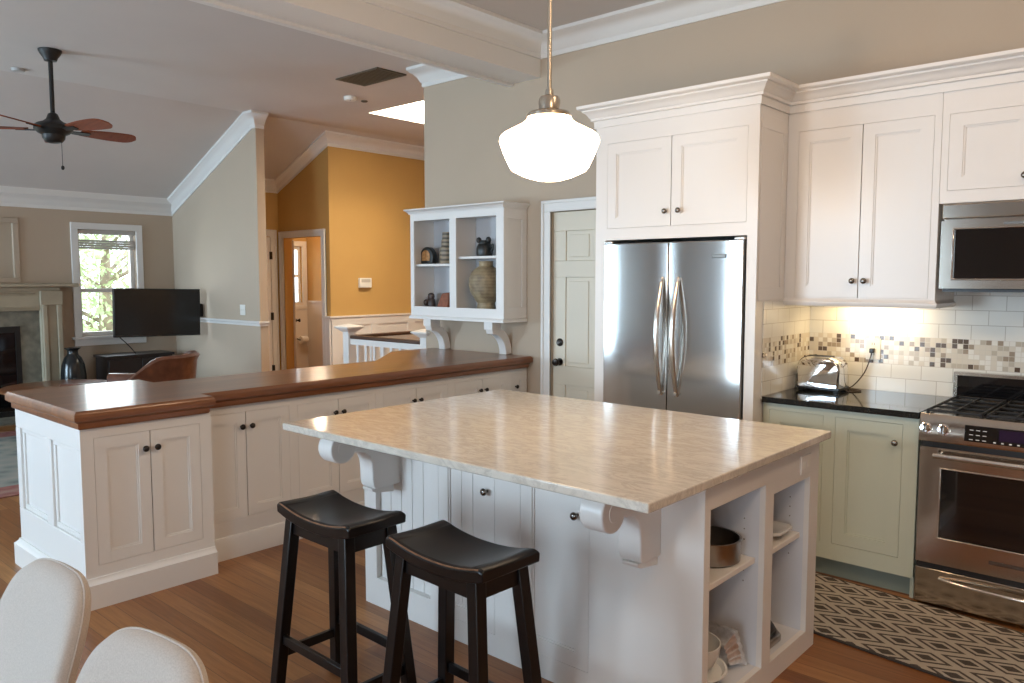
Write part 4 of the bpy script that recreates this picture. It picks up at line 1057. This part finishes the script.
# ------------------------------------------------------------------ dining chairs
def dining_chair(label):
    t = thing('dining_chair', (0, 0, 0), label, 'chair', 'cream upholstered dining chairs')
    # faces -Y; the reclined back is a rounded shield, slightly curved across
    HW, NX, REC, WRAP, ZM, ZT = 0.201, 3.65, 0.335, 0.02, 0.62, 0.86
    outl = []
    for k in range(41):
        a = math.pi * k / 40; c_, s_ = math.cos(a), math.sin(a)
        outl.append((HW * math.copysign(abs(c_) ** (2 / NX), c_), ZM + (ZT - ZM) * abs(s_) ** (2 / NX)))
    for k in range(1, 9): outl.append((-HW * (1 - 0.113 * k / 8 * 0.8), ZM - 0.225 * k / 8))
    for k in range(1, 12): outl.append((HW * 0.91 * (-1 + 2 * k / 12), 0.395))
    for k in range(8, 0, -1): outl.append((HW * (1 - 0.113 * k / 8 * 0.8), ZM - 0.225 * k / 8))
    rings = []
    for sc_, th_ in ((0.02, -0.030), (0.35, -0.030), (0.65, -0.030), (0.84, -0.029), (0.93, -0.026), (0.98, -0.017), (1.0, -0.004), (1.0, 0.006), (0.98, 0.018), (0.93, 0.026), (0.84, 0.029), (0.5, 0.030), (0.02, 0.030)):
        ring = []
        for u, z in outl:
            uu = u * sc_; zz_ = 0.63 + (z - 0.63) * sc_
            ring.append((uu, REC * (zz_ - 0.45) - WRAP * (uu / HW) ** 2 + th_ + 0.004, zz_))
        rings.append(ring)
    mb = MB(); mb.loft(rings); mb.build('backrest', M['linen'], t)
    mb = MB(); mb.tube([(u * 1.003, REC * (z - 0.45) - WRAP * (u / HW) ** 2 + 0.008, 0.63 + (z - 0.63) * 1.003) for u, z in outl[:49]], 0.0022, 6); mb.build('piping', M['linen'], t)
    rings = []
    mb = MB()
    for z, s_ in ((0.385, 0.94), (0.392, 0.98), (0.45, 1.0), (0.475, 0.97), (0.487, 0.86)):
        ring = []
        for k in range(36):
            a = 2 * math.pi * k / 36; ca, sa = math.cos(a), math.sin(a)
            r_ = (abs(ca) ** 4 + abs(sa) ** 4) ** -0.25
            ring.append((0.225 * r_ * ca * s_, -0.245 + 0.225 * r_ * sa * s_, z))
        rings.append(ring)
    mb.loft(rings); mb.build('seat', M['linen'], t, 0)
    lw = mat('chair_leg_wood', (0.10, 0.055, 0.03), 0.45)
    for sx_ in (-1, 1):
        for sy_ in (-1, 1):
            mb = MB(); mb.tube([(sx_ * 0.165, -0.245 + sy_ * 0.165, 0.39), (sx_ * 0.19, -0.245 + sy_ * 0.20, 0.0)], [0.022, 0.013], 12); mb.build('leg', lw, t)
    return t
c1 = dining_chair('cream upholstered dining chair beside the panelled end of the peninsula')
c2 = dup(c1, (0.338, -4.174, 0), R(6.8), 'cream upholstered dining chair nearest the bar stools')
c1.location = (-0.23, -4.162, 0); c1.rotation_euler = (0, 0, R(3.5))

# ------------------------------------------------------------------ pendant lamp
px, py, pz = -0.31, -2.085, 2.055
pl = thing('pendant_lamp', (px, py, CZ), 'lit white schoolhouse glass pendant hanging over the marble island', 'lamp')
mb = MB(); prof = [(0.0, -0.100), (0.05, -0.097), (0.10, -0.083), (0.135, -0.067), (0.155, -0.057), (0.166, -0.043), (0.190, 0.008), (0.206, 0.052), (0.209, 0.064), (0.204, 0.082), (0.190, 0.094), (0.150, 0.115), (0.115, 0.133), (0.095, 0.150), (0.088, 0.166), (0.080, 0.168), (0.0, 0.168)]
mb.lathe(prof, (px, py, pz), (0, 0, 1), 48); sh = mb.build('lamp_shade', M['opal'], pl); 
mb = MB(); mb.lathe([(0.088, 0.158), (0.094, 0.160), (0.094, 0.172), (0.084, 0.180), (0.050, 0.188), (0.045, 0.192), (0.045, 0.232), (0.040, 0.244), (0.018, 0.252), (0.016, 0.275), (0, 0.275)], (px, py, pz), (0, 0, 1), 36); mb.build('fitter', M['nickel'], pl)
mb = MB(); mb.tube([(px, py, pz + 0.26), (px, py, CZ - 0.02)], 0.0095, 14); mb.build('stem', M['nickel'], pl)
mb = MB(); mb.lathe([(0.065, 0), (0.065, -0.008), (0.05, -0.022), (0.012, -0.03), (0, -0.03)], (px, py, CZ), (0, 0, 1), 30); mb.build('canopy', M['nickel'], pl)

# ------------------------------------------------------------------ display shelf on the wall
ds = thing('display_shelf', (-2.73, -0.14, 1.21), 'white open display cabinet on curved brackets above the wooden counter', 'shelf')
SF = Face('Y-', -0.27)
SX0, SX1, SZ0, SZ1 = -3.285, -2.228, 1.225, 2.10
mb = MB(); sops = [(-3.242, -2.812, 1.316, 2.027), (-2.737, -2.300, 1.314, 2.027)]
for c in cells((SX0, SX1, SZ0, SZ1), sops): SF.box(mb, c[0], c[1], -0.022, 0, c[2], c[3])
mb.box(SX0, SX0 + 0.018, -0.248, -0.004, SZ0, SZ1); mb.box(SX1 - 0.018, SX1, -0.248, -0.004, SZ0, SZ1)
mb.box(SX0 + 0.018, SX1 - 0.018, -0.248, -0.004, SZ0, 1.300); mb.box(SX0 + 0.018, SX1 - 0.018, -0.248, -0.004, 2.04, SZ1)
mb.box(-2.790, -2.760, -0.248, -0.02, 1.300, 2.04)
mb.build('body', M['white'], ds)
mb = MB(); mb.box(SX0 + 0.018, SX1 - 0.018, -0.02, -0.004, 1.300, 2.04); mb.build('back_panel', M['niche'], ds)
mb = MB(); mb.box(SX0 + 0.02, -2.792, -0.235, -0.021, 1.650, 1.670); mb.build('shelf_board', M['white'], ds, 0.002)
mb = MB(); mb.box(-2.758, SX1 - 0.02, -0.235, -0.021, 1.704, 1.724); mb.build('shelf_board', M['white'], ds, 0.002)
mb = MB(); mb.sweep([(0, 0), (0.010, 0), (0.014, 0.012), (0.034, 0.030), (0.040, 0.032), (0.040, 0.042), (0, 0.042)], [(SX0, -0.004, 2.082), (SX0, -0.27, 2.082), (SX1, -0.27, 2.082), (SX1, -0.004, 2.082)], 1); mb.box(SX0, SX1, -0.27, -0.004, 2.10, 2.124); mb.build('crown_moulding', M['white'], ds)
mb = MB(); mb.sweep([(0, 0), (0.012, 0), (0.012, 0.016), (0.006, 0.026), (0, 0.028)], [(SX0, -0.004, 1.212), (SX0, -0.27, 1.212), (SX1, -0.27, 1.212), (SX1, -0.004, 1.212)], 1); mb.box(SX0, SX1, -0.27, -0.004, 1.212, SZ0); mb.build('base_moulding', M['white'], ds)
SS = Face('X+', SX1); mb = MB()
for c in cells((-0.27, -0.004, 1.24, 2.082), [(-0.215, -0.06, 1.33, 2.0)]): SS.box(mb, c[0], c[1], 0, 0.008, c[2], c[3])
mb.build('side_frame', M['white'], ds, 0.002)
for x in (-3.115, -2.41):
    mb = MB(); bw = 0.036
    mb.box(x - 0.045, x + 0.045, -0.245, -0.14, 1.150, 1.2115)
    pts = [(-0.235, 1.150), (-0.150, 1.150)]
    for k in range(9): a = R(90 - 90 * k / 8 * 0.98); pts.append((-0.150 + 0.142 * math.cos(a) * 1.0, 0.945 + 0.205 * math.sin(a)))
    pts += [(-0.075, 0.9465)]
    for k in range(9): a = R(90 * k / 8); pts.append((-0.225 + 0.150 * math.cos(a), 0.9465 + 0.17 * math.sin(a) ** 1.0 + 0.0))
    mb.prism(pts, 'x', x - bw, x + bw)
    mb.build('bracket', M['white'], ds, 0.003)
# ornaments
ob = thing('stone_ornament', (-3.185, -0.14, 1.6705), 'dark rounded ornament with amber inlay on the upper left shelf', 'ornament')
mb = MB(); ox, oy, oz = -3.205, -0.14, 1.6705
pts = [(-0.075, 0), (0.075, 0)] + [(0.083 * math.cos(a), 0.06 + 0.085 * math.sin(a)) for a in [math.pi * k / 14 for k in range(15)]]
mb.prism([(ox + a, oz + b) for a, b in pts], 'y', oy - 0.028, oy + 0.028); mb.build('slab', M['dark_pot'], ob, 0.012, 3)
mb = MB(); mb.prism([(ox + a * 0.62 - 0.002, oz + 0.028 + b * 0.62) for a, b in pts], 'y', oy - 0.031, oy - 0.027); mb.build('inlay', M['amber'], ob)
lathe_thing('tall_vase', [(0, 0), (0.062, 0), (0.068, 0.01), (0.066, 0.13), (0.060, 0.135), (0.052, 0.142), (0.050, 0.195), (0.044, 0.20), (0.042, 0.26), (0.036, 0.26), (0.036, 0.20), (0, 0.19)], (-2.975, -0.135, 1.6705), M['banded_pot'], 'tall stepped brown vase on the upper left shelf', 'vase')
jb = thing('black_jug', (-2.545, -0.14, 1.7245), 'small black sculpted jug on the upper right shelf', 'jug')
mb = MB(); mb.lathe([(0, 0), (0.060, 0), (0.066, 0.02), (0.066, 0.06), (0.058, 0.085), (0.048, 0.098), (0.050, 0.115), (0.056, 0.125), (0.048, 0.125), (0.04, 0.10), (0, 0.09)], (-2.545, -0.14, 1.7245), (0, 0, 1), 28); mb.build('vessel', M['dark_pot'], jb)
for sg in (-1, 1):
    mb = MB(); mb.sphere((-2.545 + sg * 0.052, -0.15, 1.7245 + 0.128), 0.022, 1, 1, 1.1, 14); mb.build('figure_knob', M['dark_pot'], jb)
mb = MB(); mb.tube(smooth_path([(-2.485, -0.14, 1.7945), (-2.455, -0.14, 1.815), (-2.458, -0.14, 1.775), (-2.482, -0.14, 1.755)], 6), 0.009, 8); mb.build('handle', M['dark_pot'], jb)
lathe_thing('large_basket_vase', [(0, 0), (0.070, 0), (0.076, 0.012), (0.070, 0.040), (0.068, 0.055), (0.085, 0.075), (0.125, 0.14), (0.140, 0.20), (0.136, 0.25), (0.115, 0.30), (0.080, 0.330), (0.056, 0.345), (0.055, 0.375), (0.060, 0.384), (0.050, 0.384), (0.046, 0.35), (0, 0.33)], (-2.515, -0.138, 1.3005) if False else (-2.505, -0.165, 1.3005), M['basket_pot'], 'large round brown vase with woven texture on the lower right shelf', 'vase', 48)
fb = MB(); fb.lathe([(0, 0), (0.040, 0), (0.044, 0.03), (0.038, 0.07), (0.030, 0.078), (0.034, 0.095), (0.030, 0.115), (0.016, 0.125), (0, 0.127)], (-3.185, -0.13, 1.3005), (0, 0, 1), 18, 1.0, 0.8)
fb.sphere((-3.21, -0.165, 1.345), 0.022, 1, 1, 1.3, 10)
tag(fb.build('carved_figurine', M['dark_fig'], None, origin=(-3.185, -0.13, 1.3005)), 'small dark carved figurine on the lower left shelf', 'figurine')
mb = MB(); mb.hexa([(-3.06, -0.19, 1.3005), (-2.93, -0.19, 1.3005), (-2.91, -0.08, 1.3005), (-3.04, -0.07, 1.3005)], [(-3.02, -0.165, 1.425), (-2.925, -0.165, 1.435), (-2.915, -0.10, 1.435), (-3.0, -0.10, 1.425)])
tag(mb.build('clay_block', M['rust'], None, 0.008, origin=(-2.99, -0.13, 1.3005)), 'rust red tapered clay piece beside the figurine on the lower left shelf', 'ornament')

# ------------------------------------------------------------------ hall: stair guard, thermostat, switch, bathroom
ST = MB()
sr = thing('stair_railing', (-4.0, 0.05, 0), 'white stair railing with dark handrail behind the wooden counter', 'railing')
def newel(x, y):
    mb = MB(); mb.box(x - 0.045, x + 0.045, y - 0.045, y + 0.045, 0, 1.02); mb.box(x - 0.055, x + 0.055, y - 0.055, y + 0.055, 0, 0.16)
    mb.loft([[(x + a * s_, y + b * s_, z) for a, b in ((-1, -1), (1, -1), (1, 1), (-1, 1))] for s_, z in ((0.05, 1.02), (0.085, 1.05), (0.105, 1.062), (0.105, 1.075), (0.085, 1.083), (0.01, 1.10))])
    mb.build('newel_post', M['white_trim'], sr, 0.003)
newel(-4.60, 0.06); newel(-3.455, 0.062)
for b_ in ((-4.555, -3.50, 0.03, 0.09, 0.955, 0.990), (-4.63, -4.57, 0.105, 1.6, 0.955, 0.99)): MB().box(*b_).build('handrail', M['rail_wood'], sr, 0.010, 3)
for b_ in ((-4.555, -3.50, 0.038, 0.082, 0.900, 0.955), (-4.555, -3.50, 0.035, 0.085, 0.06, 0.11), (-4.622, -4.578, 0.105, 1.6, 0.90, 0.955)): MB().box(*b_).build('rail_fillet', M['white_trim'], sr)
for k in range(8):
    x = -4.45 + k * 0.128
    mb = MB(); mb.box(x - 0.016, x + 0.016, 0.044, 0.076, 0.11, 0.90); mb.build('baluster', M['white_trim'], sr)
for k in range(11):
    y = 0.21 + k * 0.13
    mb = MB(); mb.box(-4.616, -4.584, y - 0.016, y + 0.016, 0.0, 0.90); mb.build('baluster', M['white_trim'], sr)
th = thing('thermostat', (-6.4, 1.64, 1.43), 'small white thermostat box on the ochre hall wall', 'thermostat')
mb = MB(); mb.box(-6.398, -6.36, 1.545, 1.735, 1.432, 1.556); mb.build('housing', M['outlet'], th, 0.006)
mb = MB(); mb.box(-6.36, -6.357, 1.57, 1.71, 1.50, 1.54); mb.build('dial_window', mat('dial_grey', (0.55, 0.52, 0.46), 0.3), th)
sw = thing('light_switch', (-6.52, -0.002, 1.14), 'cream light switch plate on the partition wall right of the television', 'light switch')
mb = MB(); mb.box(-6.57, -6.46, -0.008, -0.001, 1.13, 1.25); mb.build('cover_plate', M['outlet'], sw, 0.002)
for x in (-6.54, -6.49):
    mb = MB(); mb.box(x - 0.005, x + 0.005, -0.016, -0.008, 1.18, 1.20); mb.build('toggle', M['outlet'], sw, 0.001)
tp = thing('toilet_paper_roll', (-8.9, 2.37, 0.55), 'white toilet paper roll on the bathroom wall seen through the doorway', 'toilet paper')
mb = MB(); mb.lathe([(0.02, 0), (0.060, 0), (0.060, 0.11), (0.02, 0.11)], (-8.90, 2.315, 0.585), (0, 1, 0), 24); mb.build('roll', M['paper'], tp)
mb = MB(); mb.tube([(-8.978, 2.30, 0.60), (-8.90, 2.30, 0.585), (-8.90, 2.44, 0.585), (-8.978, 2.44, 0.60)], 0.008, 8); mb.build('holder', M['bronze'], tp)

# ceiling things
vt = thing('ceiling_vent', (-3.96, -0.125, CZ), 'square dark return-air vent grille in the ceiling', 'vent')
mb = MB()
for c in cells((-4.27, -3.67, -0.29, 0.04), [(-4.245, -3.695, -0.265, 0.015)]): mb.box(c[0], c[1], c[2], c[3], CZ - 0.012, CZ - 0.0005)
mb.build('frame', M['grille'], vt, 0.002)
mb = MB()
for k in range(15): x = -4.235 + k * 0.038; mb.box(x - 0.012, x + 0.012, -0.265, 0.015, CZ - 0.009, CZ - 0.002)
mb.build('louvre', M['grille'], vt)
mb = MB(); mb.box(-4.245, -3.695, -0.265, 0.015, CZ - 0.003, CZ - 0.0008); mb.build('duct_backing', M['flat_black'], vt)
sd = thing('smoke_detector', (-4.766, 0.241, CZ), 'round white smoke detector on the hall ceiling near the vent', 'smoke detector')
mb = MB(); mb.lathe([(0.062, 0), (0.062, -0.02), (0.054, -0.034), (0.03, -0.038), (0, -0.038)], (-4.766, 0.241, CZ - 0.0005), (0, 0, 1), 28); mb.build('housing', M['outlet'], sd)
mb = MB(); mb.lathe([(0.006, 0), (0.006, -0.003), (0, -0.003)], (-4.736, 0.22, CZ - 0.0375), (0, 0, 1), 10); mb.build('indicator', M['black_plastic'], sd)
o = MB().lathe([(0.035, 0), (0.035, -0.006), (0.026, -0.012), (0, -0.014)], (-4.80, 0.445, CZ - 0.0005), (0, 0, 1), 20).build('ceiling_sensor', M['grille'], None, origin=(-4.80, 0.445, CZ)); tag(o, 'tiny dark round ceiling sensor beside the smoke detector', 'sensor')
o = MB().lathe([(0.055, 0), (0.055, -0.008), (0.045, -0.022), (0, -0.026)], (-6.04, -2.32, CZ - 0.0005), (0, 0, 1), 24).build('ceiling_sensor', mat('pewter_disc', (0.42, 0.40, 0.38), 0.5), None, origin=(-6.04, -2.32, CZ)); tag(o, 'small round grey disc on the living room ceiling beside the fan', 'sensor')

# ceiling fan
fx, fy = -5.22, -2.336
fan = thing('ceiling_fan', (fx, fy, CZ), 'dark bronze ceiling fan with reddish wooden blades in the living room', 'ceiling fan')
mb = MB(); mb.lathe([(0.085, 0), (0.085, -0.012), (0.075, -0.03), (0.055, -0.06), (0.045, -0.085), (0.02, -0.09), (0, -0.09)], (fx, fy, CZ), (0, 0, 1), 30); mb.build('canopy', M['lens'], fan)
hz = 2.735
mb = MB(); mb.tube([(fx, fy, CZ - 0.08), (fx, fy, hz + 0.10)], 0.017, 12); mb.build('downrod', M['lens'], fan)
mb = MB(); mb.lathe([(0.02, 0.135), (0.035, 0.125), (0.05, 0.085), (0.075, 0.065), (0.115, 0.050), (0.140, 0.030), (0.140, 0.0), (0.115, -0.025), (0.085, -0.040), (0.080, -0.070), (0.060, -0.095), (0.030, -0.105), (0, -0.106)], (fx, fy, hz), (0, 0, 1), 36); mb.build('motor_housing', M['lens'], fan)
mb = MB(); mb.tube([(fx + 0.06, fy + 0.035, hz - 0.08), (fx + 0.061, fy + 0.036, hz - 0.29)], 0.0022, 6); mb.sphere((fx + 0.061, fy + 0.036, hz - 0.30), 0.013, 1, 1, 1.4, 12); mb.build('pull_chain', M['lens'], fan)
base_ang = math.atan2(0.6657, 0.7463) + R(27)
for k in range(5):
    a = base_ang + R(-52 + 72 * k)
    ex = Vector((math.cos(a), math.sin(a), 0)); ey = Vector((-math.sin(a), math.cos(a), 0))
    C0 = Vector((fx, fy, hz + 0.005)); tilt = R(-15)
    ey2 = ey * math.cos(tilt) + Vector((0, 0, 1)) * math.sin(tilt); nz_ = ex.cross(ey2)
    outl = []
    for i in range(29):
        s_ = i / 28; r_ = 0.20 + 0.44 * s_; hw = 0.048 + 0.034 * math.sin(min(1, s_ * 1.15) * math.pi * 0.62); hw *= math.sqrt(max(0.004, 1 - max(0, (s_ - 0.80) / 0.20) ** 2))
        outl.append((r_, hw))
    ring = [(r_, h_) for r_, h_ in outl] + [(r_, -h_) for r_, h_ in outl[::-1]]
    mb = MB(); mb.loft([[C0 + ex * r_ + ey2 * h_ + nz_ * t_ for r_, h_ in ring] for t_ in (-0.005, 0.005)]); bl_ = mb.build('blade', M['fan_wood'], fan)
    mb = MB(); mb.loft([[C0 + ex * r_ + ey2 * h_ + nz_ * t_ for r_, h_ in ((0.10, -0.018), (0.20, -0.030), (0.27, -0.025), (0.27, 0.025), (0.20, 0.030), (0.10, 0.018))] for t_ in (-0.012, -0.005)]); mb.build('blade_iron', M['lens'], bl_)

# ------------------------------------------------------------------ living room
fp = thing('fireplace', (XF, -2.27, 0), 'beige stone fireplace mantel with dark firebox on the far wall', 'fireplace')
FPc = -2.36
mb = MB(); mb.box(XF, XF + 0.27, FPc - 1.12, FPc + 1.12, 1.455, 1.495); mb.sweep([(0, 0), (0.02, 0), (0.045, 0.035), (0.045, 0.05), (0, 0.05)], [(XF + 0.16, FPc - 0.96, 1.405), (XF + 0.16, FPc + 0.96, 1.405)], -1); mb.build('mantel_shelf', M['stone'], fp, 0.008)
mb = MB()
for sg in (-1, 1):
    c = FPc + sg * 0.86
    mb.box(XF, XF + 0.16, c - 0.11, c + 0.11, 0, 1.41); mb.box(XF + 0.16, XF + 0.19, c - 0.10, c - 0.05, 0.16, 1.25); mb.box(XF + 0.16, XF + 0.19, c + 0.05, c + 0.10, 0.16, 1.25); mb.box(XF, XF + 0.20, c - 0.125, c + 0.125, 0, 0.16); mb.box(XF, XF + 0.185, c - 0.115, c + 0.115, 1.25, 1.41)
mb.box(XF, XF + 0.15, FPc - 0.75, FPc + 0.75, 1.19, 1.41)
for z0, z1 in ((1.215, 1.235), (1.365, 1.385)): mb.box(XF + 0.15, XF + 0.165, FPc - 0.70, FPc + 0.70, z0, z1)
mb.build('surround', M['stone'], fp, 0.006)
mb = MB()
for c in cells((FPc - 0.75, FPc + 0.75, 0.02, 1.19), [(FPc - 0.55, FPc + 0.55, 0.02, 1.02)]): mb.box(XF, XF + 0.10, c[0], c[1], c[2], c[3])
mb.build('tile_border', M['stone_tile'], fp, 0.002)
mb = MB(); mb.box(XF + 0.001, XF + 0.02, FPc - 0.55, FPc + 0.55, 0.02, 1.02); mb.build('firebox', M['flat_black'], fp)
mb = MB()
for c in cells((FPc - 0.55, FPc + 0.55, 0.02, 1.02), [(FPc - 0.50, FPc - 0.01, 0.08, 0.95), (FPc + 0.01, FPc + 0.50, 0.08, 0.95)]): mb.box(XF + 0.085, XF + 0.11, c[0], c[1], c[2], c[3])
fs_ = mb.build('glass_door_frame', M['black_plastic'], fp)
mb = MB(); mb.box(XF + 0.09, XF + 0.095, FPc - 0.50, FPc + 0.50, 0.08, 0.95); mb.build('glass_door', M['black_glass'], fp)
mb = MB(); mb.box(XF, XF + 0.55, FPc - 1.0, FPc + 1.0, 0.0, 0.02); mb.build('hearth', M['stone_tile'], fp)
mb = MB()
for c in cells((-2.80, -1.75, 1.50, 2.22), [(-2.74, -1.81, 1.56, 2.16)]): mb.box(XF, XF + 0.02, c[0], c[1], c[2], c[3])
struct(mb.build('trim_11', M['beige'], None, 0.004))

o = MB().lathe([(0, 0), (0.09, 0), (0.105, 0.01), (0.135, 0.12), (0.165, 0.32), (0.168, 0.46), (0.150, 0.58), (0.115, 0.66), (0.075, 0.695), (0.068, 0.72), (0.072, 0.745), (0.105, 0.765), (0.108, 0.775), (0.06, 0.775), (0.055, 0.70), (0, 0.66)], (-7.75, -1.40, 0.0), (0, 0, 1), 36, 0.78, 0.78).build('floor_vase', M['vase_black'], None, origin=(-7.75, -1.40, 0)); tag(o, 'tall glossy black floor vase between the fireplace and the window', 'vase')

def oriented(loc, ang):
    return Matrix.Translation(loc) @ Matrix.Rotation(ang, 4, 'Z')
tv = thing('television', (-7.72, -0.36, 0.80), 'black flat television on a wall arm in front of the living room window', 'television')
ta = R(87)             # screen faces local -Y
def tbox(mb, Mx, x0, x1, y0, y1, z0, z1):
    q = [Mx @ Vector(p) for p in ((x0, y0, z0), (x1, y0, z0), (x1, y1, z0), (x0, y1, z0), (x0, y0, z1), (x1, y0, z1), (x1, y1, z1), (x0, y1, z1))]
    mb.hexa(q[:4], q[4:])
MT = Matrix.Translation((-7.40, -0.578, 1.153)) @ Matrix.Rotation(ta, 4, 'Z') @ Matrix.Rotation(R(1.2), 4, 'Y')
mb = MB(); tbox(mb, MT, -0.492, 0.492, -0.012, 0.035, -0.278, 0.278); mb.build('bezel', M['black_plastic'], tv, 0.004)
mb = MB(); tbox(mb, MT, -0.480, 0.480, -0.0145, -0.011, -0.262, 0.268); mb.build('screen', M['screen'], tv)
mb = MB(); tbox(mb, MT, -0.02, 0.02, -0.0150, -0.010, -0.274, -0.268); mb.build('badge', M['pewter'], tv)
mb = MB(); mb.bar(MT @ Vector((0.0, 0.03, 0)), (-7.80, -0.30, 1.15), 0.05, 0.08); mb.bar((-7.80, -0.30, 1.15), (XF + 0.02, -0.22, 1.15), 0.04, 0.06); mb.box(XF + 0.003, XF + 0.03, -0.30, -0.14, 1.0, 1.24); tbox(mb, MT, -0.2, 0.2, 0.034, 0.05, -0.15, 0.15); mb.build('wall_arm', M['black_plastic'], tv)
mb = MB(); mb.tube(smooth_path([MT @ Vector((-0.42, 0.03, -0.28)), (-7.46, -0.90, 0.78), (-7.55, -0.80, 0.69), (-7.70, -0.72, 0.655)], 8), 0.006, 8); mb.build('cable', M['black_plastic'], tv)
cn = thing('media_console', (-7.72, -0.52, 0), 'low dark media console under the television', 'cabinet')
MC = oriented((-7.92, -0.66, 0), R(90))
mb = MB(); tbox(mb, MC, -0.38, 0.38, -0.20, 0.16, 0.06, 0.62); mb.build('body', M['espresso'], cn, 0.004)
mb = MB(); tbox(mb, MC, -0.40, 0.40, -0.22, 0.17, 0.62, 0.65); mb.build('top', M['espresso'], cn, 0.004)
for s_ in (-1, 1):
    mb = MB(); tbox(mb, MC, s_ * 0.19 - 0.18, s_ * 0.19 + 0.18, -0.215, -0.20, 0.09, 0.60); dr = mb.build('door', M['espresso'], cn, 0.003)
    mb = MB(); mb.lathe(KN, MC @ Vector((s_ * 0.04, -0.215, 0.36)), MC.to_3x3() @ Vector((0, -1, 0)), 14); mb.build('knob', M['pewter'], dr)
for a in (-0.34, 0.34):
    for b in (-0.16, 0.12):
        mb = MB(); tbox(mb, MC, a - 0.02, a + 0.02, b - 0.02, b + 0.02, 0, 0.06); mb.build('foot', M['espresso'], cn)
mb = MB(); mb.box(-7.35 - 0.17, -7.35 + 0.06 - 0.17, -0.05, -0.002, 1.08, 1.24)
o = mb.build('wall_speaker', M['black_plastic'], None, 0.008, origin=(-7.49, -0.02, 1.08)); tag(o, 'small black holder on the wall just right of the television', 'wall holder')

# leather tub chairs
def tub_chair(label):
    t = thing('leather_armchair', (0, 0, 0), label, 'armchair')
    def plan(s_):                         # U open towards -Y; s_ -1..1
        a = abs(s_)
        if a < 0.62:
            th_ = s_ / 0.62 * R(90); return Vector((0.33 * math.sin(th_), 0.06 + 0.31 * math.cos(th_))), Vector((math.sin(th_), math.cos(th_)))
        k_ = (a - 0.62) / 0.38; sg = 1 if s_ > 0 else -1
        return Vector((sg * (0.33 + 0.015 * k_), 0.06 - 0.50 * k_)), Vector((sg, 0))
    def top(s_):
        a = abs(s_); q = max(0, min(1, (a - 0.30) / 0.40)); q = q * q * (3 - 2 * q); return 0.84 - 0.24 * q
    rings = []
    for i in range(41):
        s_ = -1 + 2 * i / 40; p_, n_ = plan(s_); h_ = top(s_); ring = []
        flare = 0.05 * (h_ - 0.55) / 0.29
        for o_, z in ((0.03, 0.16), (0.045, 0.40), (0.05 + flare * 0.5, h_ - 0.07), (0.048 + flare, h_ - 0.025), (0.020 + flare, h_), (-0.02 + flare, h_ - 0.002), (-0.045 + flare * 0.8, h_ - 0.03), (-0.05 + flare * 0.3, h_ - 0.10), (-0.05, 0.40), (-0.04, 0.16)):
            ring.append((p_.x + n_.x * o_, p_.y + n_.y * o_, z))
        rings.append(ring)
    mb = MB(); mb.loft(rings); mb.build('shell', M['leather'], t)
    mb = MB(); rings = []
    for z, s_ in ((0.18, 0.92), (0.30, 0.97), (0.40, 1.0), (0.435, 0.97), (0.45, 0.85)):
        ring = []
        for k in range(32):
            a = 2 * math.pi * k / 32; ca, sa = math.cos(a), math.sin(a); r_ = (abs(ca) ** 5 + abs(sa) ** 5) ** -0.2
            ring.append((0.268 * r_ * ca * s_, -0.065 + 0.285 * r_ * sa * s_ * (0.86 if sa > 0 else 1.0), z))
        rings.append(ring)
    mb.loft(rings); mb.build('seat_cushion', M['leather'], t)
    for x in (-0.26, 0.26):
        for y in (-0.28, 0.24):
            mb = MB(); mb.tube([(x, y, 0.18), (x * 1.03, y * 1.03, 0)], [0.024, 0.016], 10); mb.build('leg', M['espresso'], t)
    return t
a1 = tub_chair('brown leather tub armchair in front of the dark media console')
a1.location = (-5.70, -1.53, 0.0115); a1.rotation_euler = (0, 0, R(-50)); a1.scale = (1.1, 1.15, 1.0)
ct_ = thing('coffee_table', (-6.98, -1.80, 0.0105), 'round brown wooden coffee table in front of the fireplace, mostly hidden by the counter', 'table')
mb = MB(); mb.lathe([(0, 0.415), (0.50, 0.415), (0.53, 0.425), (0.53, 0.445), (0.515, 0.455), (0, 0.455)], (-6.98, -1.80, 0), (0, 0, 1), 48); mb.build('table_top', M['cherry'], ct_)
mb = MB(); mb.lathe([(0, 0.0105), (0.28, 0.0105), (0.29, 0.03), (0.14, 0.08), (0.07, 0.14), (0.06, 0.30), (0.11, 0.38), (0.20, 0.415), (0, 0.415)], (-6.98, -1.80, 0), (0, 0, 1), 32); mb.build('pedestal', M['rail_wood'], ct_)
mb = MB(); mb.box(-1.35, 1.35, -1.75, 1.75, 0, 0.010); o = mb.build('living_room_rug', M['oriental'], None, 0.003, origin=(0, 0, 0)); o.location = (-5.87, -2.62, 0); tag(o, 'red patterned oriental rug under the leather armchair and round table', 'rug')
mb = MB()
for k in range(90):
    x = -1.34 + k * 0.0301; mb.box(x, x + 0.012, -1.80, -1.75, 0, 0.004)
mb.build('fringe', M['fabric_grey'], o)
